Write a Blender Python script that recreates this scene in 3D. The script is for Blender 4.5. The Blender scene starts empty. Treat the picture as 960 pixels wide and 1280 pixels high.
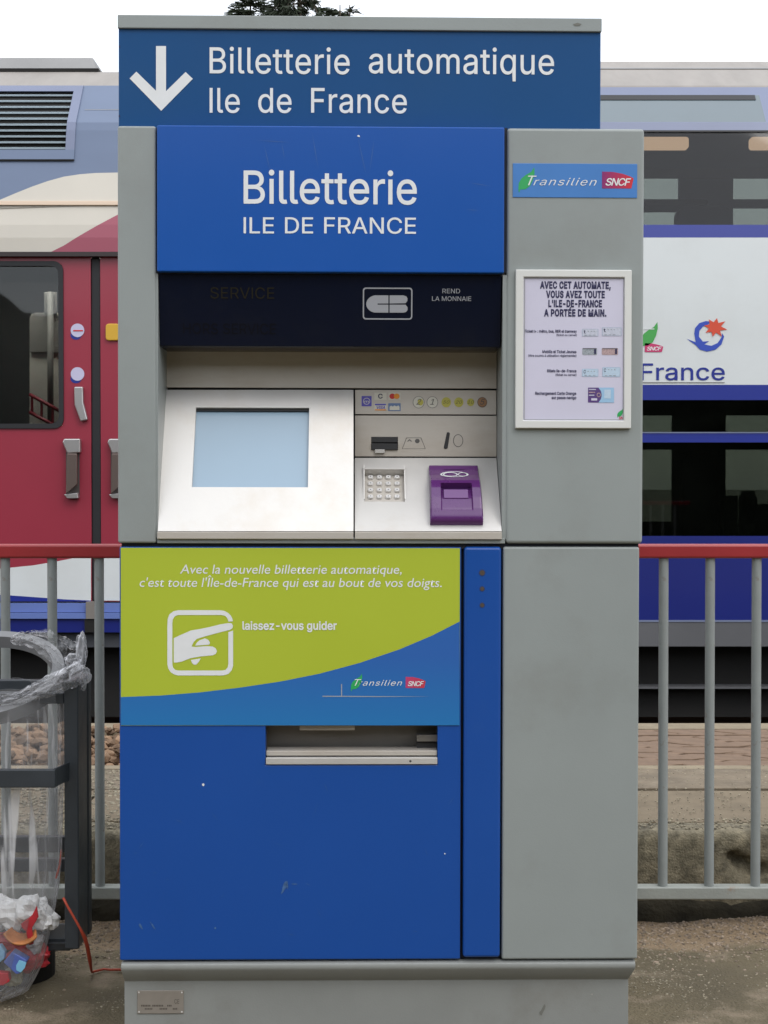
import bpy, bmesh, math, random
from mathutils import Matrix, Vector, noise
R = math.radians
random.seed(7)
S = bpy.context.scene
COL = S.collection

# ------------------------------------------------------------------ camera
CAM_H, FOCAL = 1.15, 1860.0           # metres; focal length in pixels of a 960x1280 picture
cam_d = bpy.data.cameras.new('camera')
cam = bpy.data.objects.new('camera', cam_d)
COL.objects.link(cam)
cam.matrix_world = Matrix.Translation((0, 0, CAM_H)) @ Matrix.Rotation(R(89.0), 4, 'X')
cam_d.sensor_fit = 'VERTICAL'; cam_d.sensor_height = 24.0
cam_d.lens = FOCAL / 1280 * 24.0
cam_d.clip_start = 0.05; cam_d.clip_end = 2000
S.camera = cam
CAM_M = cam.matrix_world.copy()

# ------------------------------------------------------------------ world, sun, exposure
SUN_EL, SUN_ROT = R(48), R(150)
W = bpy.data.worlds.new('World'); S.world = W; W.use_nodes = True
nt = W.node_tree; nt.nodes.clear()
def N(t, kind, **kw):
    n = t.nodes.new(kind)
    for k, v in kw.items(): setattr(n, k, v)
    return n
out = N(nt, 'ShaderNodeOutputWorld')
sky = N(nt, 'ShaderNodeTexSky', sky_type='NISHITA', sun_disc=False)
sky.sun_elevation = SUN_EL; sky.sun_rotation = SUN_ROT
b1 = N(nt, 'ShaderNodeBackground'); b1.inputs[1].default_value = 0.05
nt.links.new(sky.outputs[0], b1.inputs[0])
# overcast layer over the blue sky: brighter towards the zenith, as cloud is
tc = N(nt, 'ShaderNodeTexCoord'); sep = N(nt, 'ShaderNodeSeparateXYZ')
nt.links.new(tc.outputs['Generated'], sep.inputs[0])
ramp = N(nt, 'ShaderNodeMapRange'); ramp.inputs[1].default_value = 0.0; ramp.inputs[2].default_value = 1.0
ramp.inputs[3].default_value = 0.735; ramp.inputs[4].default_value = 1.45
nt.links.new(sep.outputs[2], ramp.inputs[0])
b2 = N(nt, 'ShaderNodeBackground'); b2.inputs[0].default_value = (0.97, 0.985, 1.0, 1)
nt.links.new(ramp.outputs[0], b2.inputs[1])
add = N(nt, 'ShaderNodeAddShader')
nt.links.new(b1.outputs[0], add.inputs[0]); nt.links.new(b2.outputs[0], add.inputs[1])
nt.links.new(add.outputs[0], out.inputs[0])
sun_d = bpy.data.lights.new('sun', 'SUN'); sun_d.energy = 0.6; sun_d.angle = R(25); sun_d.color = (1, .97, .92)
sun = bpy.data.objects.new('sun', sun_d); COL.objects.link(sun)
sd = Vector((math.sin(SUN_ROT) * math.cos(SUN_EL), math.cos(SUN_ROT) * math.cos(SUN_EL), math.sin(SUN_EL)))
sun.rotation_euler = sd.to_track_quat('Z', 'Y').to_euler()
sun.location = (0, 0, 20)
S.view_settings.view_transform = 'Standard'; S.view_settings.look = 'None'
S.view_settings.exposure = 0.36; S.view_settings.gamma = 1.0
S.render.engine = 'CYCLES'
S.cycles.max_bounces = 7; S.cycles.transparent_max_bounces = 20
S.cycles.caustics_reflective = False; S.cycles.caustics_refractive = False

# ------------------------------------------------------------------ materials
def lin(c):
    return tuple(((v / 255 + .055) / 1.055) ** 2.4 if v > 10 else v / 255 / 12.92 for v in c)
def mat(name, rgb, rough=.5, metal=0.0, var=0.0, scale=3.0, stretch=(1, 1, 1), bump=0.0, bscale=60.0, rvar=0.0,
        coat=0.0, dirt=None, dirt_amt=0.0, dscale=2.0, dlo=.5, dhi=.75, spec=.5, emit=None, es=1.0, island=0.0):
    """rgb linear base colour; var = low-frequency tone variation; dirt = second colour laid on in noise patches"""
    m = bpy.data.materials.new(name); m.use_nodes = True
    t = m.node_tree; p = t.nodes['Principled BSDF']; L = t.links.new
    p.inputs['Roughness'].default_value = rough; p.inputs['Metallic'].default_value = metal
    p.inputs['Specular IOR Level'].default_value = spec
    if coat: p.inputs['Coat Weight'].default_value = coat; p.inputs['Coat Roughness'].default_value = .08
    tcn = N(t, 'ShaderNodeTexCoord'); mp = N(t, 'ShaderNodeMapping'); mp.inputs['Scale'].default_value = stretch
    L(tcn.outputs['Object'], mp.inputs[0])
    col = None
    base = N(t, 'ShaderNodeRGB'); base.outputs[0].default_value = (*rgb, 1); col = base.outputs[0]
    if var or rvar:
        nz = N(t, 'ShaderNodeTexNoise'); nz.inputs['Scale'].default_value = scale; nz.inputs['Detail'].default_value = 6
        nz.inputs['Roughness'].default_value = .6
        L(mp.outputs[0], nz.inputs['Vector'])
        mr = N(t, 'ShaderNodeMapRange'); mr.inputs[1].default_value = .3; mr.inputs[2].default_value = .7
        mr.inputs[3].default_value = 1 - var; mr.inputs[4].default_value = 1 + var
        L(nz.outputs[0], mr.inputs[0])
        vm = N(t, 'ShaderNodeVectorMath', operation='SCALE'); L(col, vm.inputs[0]); L(mr.outputs[0], vm.inputs['Scale']); col = vm.outputs[0]
        if rvar:
            m2 = N(t, 'ShaderNodeMapRange'); m2.inputs[1].default_value = .3; m2.inputs[2].default_value = .7
            m2.inputs[3].default_value = max(.03, rough - rvar); m2.inputs[4].default_value = min(1, rough + rvar)
            L(nz.outputs[0], m2.inputs[0]); L(m2.outputs[0], p.inputs['Roughness'])
    if island:
        g = N(t, 'ShaderNodeNewGeometry'); mr = N(t, 'ShaderNodeMapRange')
        mr.inputs[3].default_value = 1 - island; mr.inputs[4].default_value = 1 + island
        L(g.outputs['Random Per Island'], mr.inputs[0])
        vm = N(t, 'ShaderNodeVectorMath', operation='SCALE'); L(col, vm.inputs[0]); L(mr.outputs[0], vm.inputs['Scale']); col = vm.outputs[0]
    if dirt:
        nz = N(t, 'ShaderNodeTexNoise'); nz.inputs['Scale'].default_value = dscale; nz.inputs['Detail'].default_value = 8
        nz.inputs['Roughness'].default_value = .65
        L(mp.outputs[0], nz.inputs['Vector'])
        mr = N(t, 'ShaderNodeMapRange'); mr.inputs[1].default_value = dlo; mr.inputs[2].default_value = dhi
        mr.inputs[3].default_value = 0; mr.inputs[4].default_value = dirt_amt
        L(nz.outputs[0], mr.inputs[0])
        mx = N(t, 'ShaderNodeMix', data_type='RGBA'); L(mr.outputs[0], mx.inputs[0]); L(col, mx.inputs[6])
        mx.inputs[7].default_value = (*dirt, 1); col = mx.outputs[2]
    L(col, p.inputs['Base Color'])
    if emit: p.inputs['Emission Color'].default_value = (*emit, 1); p.inputs['Emission Strength'].default_value = es
    if bump:
        nz = N(t, 'ShaderNodeTexNoise'); nz.inputs['Scale'].default_value = bscale; nz.inputs['Detail'].default_value = 5
        L(mp.outputs[0], nz.inputs['Vector'])
        bp = N(t, 'ShaderNodeBump'); bp.inputs['Strength'].default_value = bump; bp.inputs['Distance'].default_value = .01
        L(nz.outputs[0], bp.inputs['Height']); L(bp.outputs[0], p.inputs['Normal'])
    return m
def glass(name, tint, refl=.08, rough=.02):
    """thin tinted pane: see-through colour plus mirror reflection that rises towards grazing"""
    m = bpy.data.materials.new(name); m.use_nodes = True
    t = m.node_tree; t.nodes.clear(); L = t.links.new
    o = N(t, 'ShaderNodeOutputMaterial'); tr = N(t, 'ShaderNodeBsdfTransparent'); gl = N(t, 'ShaderNodeBsdfGlossy')
    tr.inputs[0].default_value = (*tint, 1); gl.inputs['Roughness'].default_value = rough
    lw = N(t, 'ShaderNodeFresnel'); lw.inputs[0].default_value = 1.5
    mr = N(t, 'ShaderNodeMath', operation='MULTIPLY'); mr.inputs[1].default_value = refl / .04
    mc = N(t, 'ShaderNodeMath', operation='MINIMUM'); mc.inputs[1].default_value = 1
    mx = N(t, 'ShaderNodeMixShader')
    L(lw.outputs[0], mr.inputs[0]); L(mr.outputs[0], mc.inputs[0]); L(mc.outputs[0], mx.inputs[0])
    L(tr.outputs[0], mx.inputs[1]); L(gl.outputs[0], mx.inputs[2]); L(mx.outputs[0], o.inputs[0])
    return m

# glyph outlines: character, advance, closed outlines in 1/1000 em
GLYPHS = r'''
A480 16 0 201 509 276 509 463 0 395 0 287 302 264 372 232 478 245 478 213 371 191 302 85 0/110 142 110 199 370 199 370 142
B456 60 0 60 509 241 509 289 504 329 491 359 469 381 442 394 410 398 374 395 344 387 320 373 301 356 286 336 275 315 267 315 262 339 257 363 245 385 227 402 203 414 173 418 136 413 100 400 67 377 39 344 18 301 4 247 0/125 57 245 57 296 63 330 80 349 105 355 137 352 161 342 184 327 203 306 218 279 228 248 231 125 231/125 285 238 285 265 288 288 296 308 309 323 326 333 348 336 372 330 403 313 429 283 446 240 452 125 452
C510 267 -7 205 1 150 25 104 63 70 115 48 179 40 254 48 329 70 393 104 445 150 484 205 508 267 516 305 513 340 504 373 490 402 471 427 447 448 418 463 385 473 348 408 348 401 373 389 395 375 413 357 428 337 440 315 449 292 454 267 456 223 450 184 432 150 403 125 364 109 314 103 254 109 194 125 145 151 105 184 76 223 59 267 53 292 55 315 60 337 69 357 81 375 96 389 114 401 136 408 160 473 160 463 124 448 91 428 62 402 38 373 19 341 5 305 -4
D502 219 0 96 0 96 57 215 57 272 63 318 81 354 110 379 149 394 198 399 255 394 312 379 361 354 399 320 428 275 446 221 452 93 452 93 509 225 509 294 501 353 478 385 455 412 426 433 391 455 329 462 255 455 181 433 119 411 83 384 54 351 31 291 8/125 509 125 0 60 0 60 509
E419 60 0 60 509 372 509 372 452 125 452 125 286 355 286 355 229 125 229 125 57 375 57 375 0
F410 60 0 60 509 369 509 369 452 125 452 125 278 346 278 346 221 125 221 125 0
G520 269 -7 205 1 149 25 104 64 69 116 47 179 40 254 47 329 69 393 103 445 149 484 203 508 265 516 304 513 340 504 374 489 403 469 429 445 449 416 465 384 474 349 408 349 399 372 387 393 373 411 356 427 337 439 315 448 291 454 265 456 222 450 183 432 150 404 125 364 109 314 103 254 109 194 125 145 151 105 184 76 224 59 269 53 309 57 345 71 374 93 396 123 410 160 415 202 434 199 283 199 283 256 478 256 478 200 471 141 451 91 419 50 377 19 326 0
H517 60 0 60 509 125 509 125 289 392 289 392 509 457 509 457 0 392 0 392 232 125 232 125 0
I300 31 0 31 57 118 57 118 452 31 452 31 509 269 509 269 452 183 452 183 57 269 57 269 0
J396 185 -7 143 -2 106 11 75 33 52 63 38 100 33 145 33 173 98 173 98 145 104 104 122 74 149 56 185 50 220 56 248 74 266 104 272 145 272 509 336 509 336 145 332 100 318 63 294 33 263 11 227 -2
L393 60 0 60 509 125 509 125 57 361 57 361 0
M628 60 0 60 509 152 509 277 187 287 159 299 123 311 84 322 49 307 49 318 83 330 121 342 158 352 187 476 509 568 509 568 0 504 0 504 291 504 327 505 369 506 413 507 457 513 457 498 409 482 363 467 322 456 291 342 0 286 0 170 291 159 321 145 361 129 408 112 457 119 457 120 416 121 372 122 328 122 291 122 0
N523 60 0 60 509 136 509 343 183 363 151 388 107 414 55 405 54 401 108 399 157 399 195 399 509 463 509 463 0 387 0 202 290 177 331 148 381 108 452 119 454 122 384 124 328 125 291 125 0
O533 267 -7 205 1 150 25 105 63 70 115 48 179 40 254 48 329 70 393 105 445 150 484 205 508 267 516 329 508 384 484 429 445 464 393 486 329 493 254 486 179 464 115 429 63 384 25 329 1/267 53 310 59 349 76 383 105 408 144 425 194 430 254 425 314 408 365 383 404 349 433 310 450 267 456 223 450 184 433 151 404 125 364 109 314 103 254 109 194 125 144 151 105 184 76 223 59
P445 60 0 60 509 235 509 289 503 332 487 366 462 390 430 404 391 409 348 404 304 390 265 366 233 332 207 289 191 235 186 109 186 109 242 233 242 269 246 297 256 318 272 333 294 342 319 344 348 342 376 333 402 318 423 297 439 268 449 232 452 125 452 125 0
Q533 245 159 313 159 369 85 384 65 468 -48 401 -48 346 27 331 46/267 -7 205 1 150 25 105 63 70 115 48 179 40 254 48 329 70 393 105 445 150 484 205 508 267 516 329 508 384 484 429 445 464 393 486 329 493 254 486 179 464 115 429 63 384 25 329 1/267 53 310 59 349 76 383 105 408 144 425 194 430 254 425 314 408 365 383 404 349 433 310 450 267 456 223 450 184 433 151 404 125 364 109 314 103 254 109 194 125 144 151 105 184 76 223 59
R449 60 0 60 509 236 509 290 504 333 489 367 465 390 433 405 395 409 352 405 309 390 271 367 240 333 217 289 203 236 198 96 198 96 255 234 255 269 258 298 267 319 281 334 300 342 324 345 352 342 380 334 405 319 425 298 440 269 449 233 452 125 452 125 0/353 0 230 229 303 229 428 0
S447 224 -9 172 -4 128 9 91 31 64 60 46 96 38 137 104 137 110 110 123 88 142 71 166 59 194 52 224 49 257 52 286 60 311 74 329 92 341 114 346 139 342 161 332 179 316 193 296 205 245 222 184 239 128 260 86 289 67 313 56 341 52 372 58 413 75 448 102 476 138 498 180 511 227 516 275 511 316 498 351 476 377 449 394 415 401 378 337 378 326 412 302 437 267 453 225 459 194 456 167 448 145 435 129 418 118 398 115 376 119 352 131 334 148 319 169 308 212 293 264 279 312 264 336 252 359 238 379 220 395 198 405 171 408 139 403 99 386 64 360 34 323 11 278 -4
T449 32 452 32 509 417 509 417 452 257 452 257 0 193 0 193 452
U517 259 -8 203 -2 154 15 114 43 85 80 66 124 60 173 60 509 124 509 124 178 128 144 141 113 160 87 187 68 220 56 259 52 298 56 331 68 357 87 377 113 389 144 393 178 393 509 457 509 457 173 451 124 433 80 403 43 363 15 315 -2
V480 204 0 16 509 84 509 192 206 215 137 248 31 235 31 267 138 290 206 395 509 463 509 278 0
X474 18 0 217 284 217 236 29 509 104 509 178 400 204 361 223 329 243 292 232 292 252 329 272 361 298 400 374 509 446 509 259 239 259 287 456 0 382 0 292 129 268 165 250 195 230 231 244 231 225 196 206 166 182 129 91 0
Z438 42 0 42 46 273 385 306 431 341 476 348 454 285 452 223 452 40 452 40 509 397 509 397 462 169 129 134 81 97 33 90 54 152 57 214 57 399 57 399 0
a389 160 -9 126 -5 94 5 68 22 48 45 35 73 30 108 34 138 43 161 58 179 78 193 100 203 125 211 178 220 234 227 252 230 265 235 273 243 276 255 276 257 273 279 267 297 256 311 240 322 220 329 196 331 171 329 149 322 132 313 118 301 107 288 100 274 41 291 57 322 79 346 104 364 133 375 163 382 194 384 239 379 263 372 286 360 306 343 322 320 333 290 337 251 337 0 277 0 277 52 272 52 252 25 236 12 215 1 190 -6/170 45 202 49 228 59 248 74 263 93 272 115 276 138 276 190 259 182 231 176 200 171 175 168 134 159 117 150 103 139 95 124 92 105 94 87 102 72 114 61 130 52 149 47
b424 229 -8 198 -5 172 4 153 17 138 31 118 59 112 59 112 0 53 0 53 509 114 509 114 319 118 319 137 346 152 360 171 373 197 381 229 384 274 378 313 361 345 332 370 293 385 245 390 189 385 133 370 84 346 45 313 16 274 -2/220 47 253 51 279 66 301 88 316 117 325 151 328 189 325 227 316 261 301 290 280 311 253 325 220 330 188 325 161 312 140 291 125 263 116 229 113 189 116 150 125 115 140 86 162 65 188 51
c396 207 -8 159 -2 117 16 82 46 56 85 40 133 34 187 40 243 56 291 82 330 117 360 159 378 207 384 234 383 260 377 284 368 305 356 324 341 340 322 353 301 362 277 303 262 290 289 270 311 242 325 207 330 173 325 145 310 124 287 108 258 99 224 96 187 99 151 108 117 124 89 145 66 173 51 207 46 243 52 271 66 292 89 304 117 363 102 354 78 341 56 325 37 306 21 285 9 261 -1 235 -6
d424 195 -8 151 -2 111 16 79 45 55 84 39 133 34 189 39 245 55 293 79 332 112 361 151 378 196 384 228 381 253 373 272 360 287 346 306 319 311 319 311 509 372 509 372 0 313 0 313 59 307 59 287 31 272 17 252 4 227 -5/205 47 236 51 263 65 284 86 299 115 309 150 312 189 309 229 300 263 284 291 263 312 237 325 205 330 172 325 145 311 124 290 108 261 99 227 96 189 99 151 109 117 124 88 145 66 172 51
e404 212 -8 161 -2 117 16 82 46 56 85 40 132 34 187 39 242 55 290 81 329 115 359 157 378 205 384 236 382 266 374 294 361 319 341 341 315 357 282 368 242 371 194 371 169 75 169 75 221 338 221 310 202 307 237 298 269 283 294 263 314 237 326 205 330 173 326 146 313 125 294 109 270 99 241 96 211 96 178 100 139 110 106 128 80 151 61 179 50 212 46 234 48 254 53 271 61 285 73 297 88 306 105 365 91 353 63 335 39 311 19 283 4 249 -5
f254 228 379 228 327 6 327 6 379/81 0 81 432 84 461 96 486 113 505 135 519 161 527 187 530 222 527 243 521 227 468 215 472 195 474 171 470 154 460 145 443 142 419 142 0
g425 207 -151 168 -148 134 -140 105 -127 82 -110 64 -91 51 -69 101 -41 122 -66 136 -78 154 -88 178 -95 207 -97 249 -92 282 -75 298 -58 308 -34 311 -6 311 68 306 68 287 41 272 28 252 16 227 8 195 5 152 10 113 27 80 53 55 90 39 136 34 191 39 246 55 293 80 332 112 361 152 378 196 384 228 382 253 373 273 360 288 346 308 319 313 319 313 379 372 379 372 -9 367 -54 350 -90 324 -117 291 -136 251 -147/205 59 237 63 264 75 285 95 300 121 309 154 312 193 309 231 300 264 285 291 264 312 237 325 205 330 172 325 145 312 124 290 109 262 99 229 96 193 99 155 109 123 124 96 145 76 172 63
h410 114 227 114 0 53 0 53 509 114 509 114 287 102 287 124 332 152 362 187 379 227 384 264 380 295 369 321 349 341 321 353 285 357 240 357 0 296 0 296 235 290 275 273 304 246 323 210 329 184 326 161 317 141 303 126 283 117 257
i167 53 0 53 379 114 379 114 0/84 443 67 446 54 455 44 468 41 483 44 499 54 512 67 521 84 524 100 521 114 512 123 499 126 483 123 468 114 455 100 446
j167 53 379 114 379 114 -30 111 -63 102 -90 86 -113 65 -129 37 -139 4 -143 -10 -143 -10 -87 2 -87 25 -83 40 -72 50 -54 53 -29/83 443 67 446 53 455 44 468 41 483 44 499 53 512 67 521 83 524 100 521 114 512 123 499 126 483 123 468 114 455 100 446
k381 110 137 110 212 121 212 284 379 360 379 184 199 177 199/53 0 53 509 114 509 114 0/294 0 148 186 191 229 372 0
l189 139 -2 101 3 74 20 58 47 53 84 53 509 114 509 114 99 115 77 120 62 130 54 146 52 160 53 170 54 181 3 162 -1
m610 53 0 53 379 112 379 112 295 108 295 118 323 132 346 151 363 172 376 195 384 219 386 257 380 287 361 309 331 321 295 312 295 322 321 337 343 357 361 381 375 407 383 437 386 468 383 497 372 522 354 541 328 553 296 557 255 557 0 496 0 496 254 490 289 473 313 447 326 419 330 395 328 374 320 358 307 345 290 338 270 335 247 335 0 274 0 274 260 269 288 253 311 229 326 199 330 178 328 158 320 140 307 126 289 117 266 114 238 114 0
n410 114 227 114 0 53 0 53 379 112 379 112 287 102 287 124 332 152 362 187 379 227 384 264 380 295 369 321 349 341 321 353 285 357 240 357 0 296 0 296 235 290 275 273 304 246 323 210 329 184 326 161 317 141 303 126 283 117 257
o415 207 -8 159 -2 117 16 82 46 56 85 40 133 34 187 40 243 56 291 82 330 117 360 159 378 207 384 256 378 299 360 333 330 359 291 376 243 381 187 376 133 359 85 333 46 299 16 256 -2/207 46 242 51 270 66 292 89 307 117 316 151 319 187 316 224 307 258 292 287 270 310 242 325 207 330 173 325 145 310 124 287 108 258 99 224 96 187 99 151 108 117 124 89 145 66 173 51
p424 53 -143 53 379 112 379 112 319 118 319 137 346 152 360 171 373 197 381 229 384 274 378 313 361 345 332 370 293 385 245 390 189 385 133 370 84 346 45 313 16 274 -2 229 -8 198 -5 173 4 153 17 138 31 118 59 114 59 114 -143/220 47 253 51 279 66 301 88 316 117 325 151 328 189 325 227 316 261 301 290 280 311 253 325 220 330 188 325 161 312 140 291 125 263 116 229 113 189 116 150 125 115 140 86 162 65 188 51
q424 372 -143 311 -143 311 59 306 59 287 31 272 17 252 4 227 -5 195 -8 151 -2 111 16 79 45 55 84 39 133 34 189 39 245 55 293 79 332 112 361 151 378 196 384 228 381 253 373 272 360 287 346 307 319 313 319 313 379 372 379/205 47 236 51 263 65 284 86 299 115 309 150 312 189 309 229 300 263 284 291 263 312 237 325 205 330 172 325 145 311 124 290 108 261 99 227 96 189 99 151 109 117 124 88 145 66 172 51
r259 53 0 53 379 112 379 112 321 115 321 130 347 152 367 181 380 213 385 229 384 243 384 243 322 230 324 207 326 182 323 159 315 140 301 126 284 117 262 114 237 114 0
s365 182 -8 145 -5 112 3 84 18 62 38 45 63 36 94 94 107 105 79 124 60 150 49 181 45 217 50 244 62 262 81 268 103 265 121 254 136 237 147 212 155 149 170 104 186 72 208 53 237 47 274 51 305 65 332 87 354 115 370 149 381 187 384 223 381 254 372 279 358 299 339 314 316 324 290 268 277 258 298 243 316 219 328 187 333 156 329 131 317 114 299 109 277 112 258 124 243 144 232 172 223 229 209 275 194 306 171 325 142 331 107 326 75 312 47 290 24 260 6 223 -5
t227 204 379 204 327 6 327 6 379/65 471 126 471 126 98 128 76 136 61 150 53 170 50 185 51 202 54 213 2 192 -3 168 -4 125 2 92 21 72 52 65 93
u410 182 -5 146 -1 115 11 89 31 69 59 57 95 53 139 53 379 114 379 114 144 119 105 137 75 164 56 200 50 226 53 249 62 268 77 283 97 293 122 296 153 296 379 357 379 357 0 298 0 298 92 307 92 286 47 257 17 222 0
v389 163 0 17 379 84 379 165 155 187 87 206 21 184 21 203 87 224 155 305 379 371 379 226 0
w567 138 0 23 379 87 379 133 214 154 137 175 41 165 41 186 135 206 214 252 379 316 379 362 214 382 136 402 41 391 41 413 135 434 214 480 379 545 379 429 0 368 0 319 172 305 225 291 280 277 338 291 338 277 280 263 225 248 172 199 0
y389 47 -139 61 -86 71 -87 88 -90 104 -89 118 -84 130 -74 141 -58 151 -36 163 -1 17 379 84 379 165 155 187 87 206 21 184 21 202 87 224 155 305 379 371 379 204 -58 191 -85 177 -107 159 -124 139 -136 117 -143 91 -145 65 -143
z380 42 0 42 46 254 320 254 323 48 323 48 379 333 379 333 331 126 60 126 56 339 56 339 0
0453 227 -7 174 1 130 24 95 62 69 113 53 178 48 254 53 330 69 395 95 447 130 484 174 508 227 516 279 508 323 484 358 447 384 395 400 330 405 254 400 178 384 113 359 62 323 24 279 1/227 50 261 56 290 74 313 103 330 144 340 194 344 254 340 314 330 365 313 405 290 435 261 453 227 460 192 453 163 435 140 405 123 365 113 314 109 254 113 194 123 144 140 103 163 74 192 56
1453 76 0 76 55 391 55 391 0/276 509 276 0 212 0 212 448 209 448 86 358 86 427 198 509
2453 64 0 64 47 234 229 282 282 299 305 311 327 318 348 320 371 317 397 308 419 293 436 273 449 250 457 224 460 196 457 172 447 153 433 139 413 130 390 127 362 66 362 71 405 86 442 111 473 143 496 182 511 225 516 268 511 306 497 337 474 361 445 376 411 381 372 378 345 371 318 357 290 336 259 267 180 153 60 153 57 389 57 389 0
5453 221 -7 178 -2 140 11 108 32 83 60 66 93 60 130 122 130 127 108 138 89 154 73 173 60 196 52 221 50 250 53 276 64 298 82 314 104 324 131 328 162 324 193 314 221 297 244 275 262 248 273 218 277 192 275 167 268 145 258 128 246 67 253 96 509 366 509 366 452 151 452 134 301 136 301 155 315 178 325 203 331 229 334 263 330 294 321 321 306 345 285 364 260 379 231 388 199 391 163 385 117 369 76 343 41 309 15 268 -1
.188 95 -4 78 -1 63 9 53 24 50 41 53 59 63 73 78 83 95 87 113 83 128 73 138 59 141 41 138 24 128 9 113 -1
,188 38 -119 68 71 137 71 84 -119
'206 78 318 70 509 136 509 128 318
-453 337 244 337 188 114 188 114 244
+453 198 34 198 364 255 364 255 34/61 172 61 226 391 226 391 172
:188 95 -4 78 -1 63 9 53 24 50 41 53 59 63 73 78 83 95 87 113 83 128 73 138 59 141 41 138 24 128 9 113 -1/95 271 78 274 63 284 53 299 50 316 53 334 63 349 78 359 95 362 113 359 128 349 138 334 141 316 138 299 128 284 113 274
(273 89 207 92 264 101 324 114 384 132 441 153 494 177 539 236 539 212 485 191 428 174 370 161 313 154 258 151 207 154 161 160 115 172 67 188 16 209 -38 236 -96 177 -96 139 -21 111 55 95 131
)273 37 -96 64 -37 86 18 102 69 113 116 120 162 122 207 119 258 112 313 99 370 82 428 62 485 37 539 97 539 121 494 142 441 159 384 173 323 181 264 184 207 178 130 161 53 134 -22 97 -96
é404 212 -8 161 -2 117 16 82 46 56 85 40 132 34 187 39 242 55 290 81 329 115 359 157 378 205 384 236 382 266 374 294 361 319 341 341 315 357 282 368 242 371 194 371 169 75 169 75 221 338 221 310 202 307 237 298 269 283 294 263 314 237 326 205 330 173 326 146 313 125 294 109 270 99 241 96 211 96 178 100 139 110 106 128 80 151 61 179 50 212 46 234 48 254 53 271 61 285 73 297 88 306 105 365 91 353 63 335 39 311 19 283 4 249 -5/177 429 225 529 293 529 227 429
à389 160 -9 126 -5 94 5 68 22 48 45 35 73 30 108 34 138 43 161 58 179 78 193 100 203 125 211 178 220 234 227 252 230 265 235 273 243 276 255 276 257 273 279 267 297 256 311 240 322 220 329 196 331 171 329 149 322 132 313 118 301 107 288 100 274 41 291 57 322 79 346 104 364 133 375 163 382 194 384 239 379 263 372 286 360 306 343 322 320 333 290 337 251 337 0 277 0 277 52 272 52 252 25 236 12 215 1 190 -6/170 45 202 49 228 59 248 74 263 93 272 115 276 138 276 190 259 182 231 176 200 171 175 168 134 159 117 150 103 139 95 124 92 105 94 87 102 72 114 61 130 52 149 47/165 429 99 529 168 529 215 429
É419 60 0 60 509 372 509 372 452 125 452 125 286 355 286 355 229 125 229 125 57 375 57 375 0/191 558 239 659 307 659 241 558
'''
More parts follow.
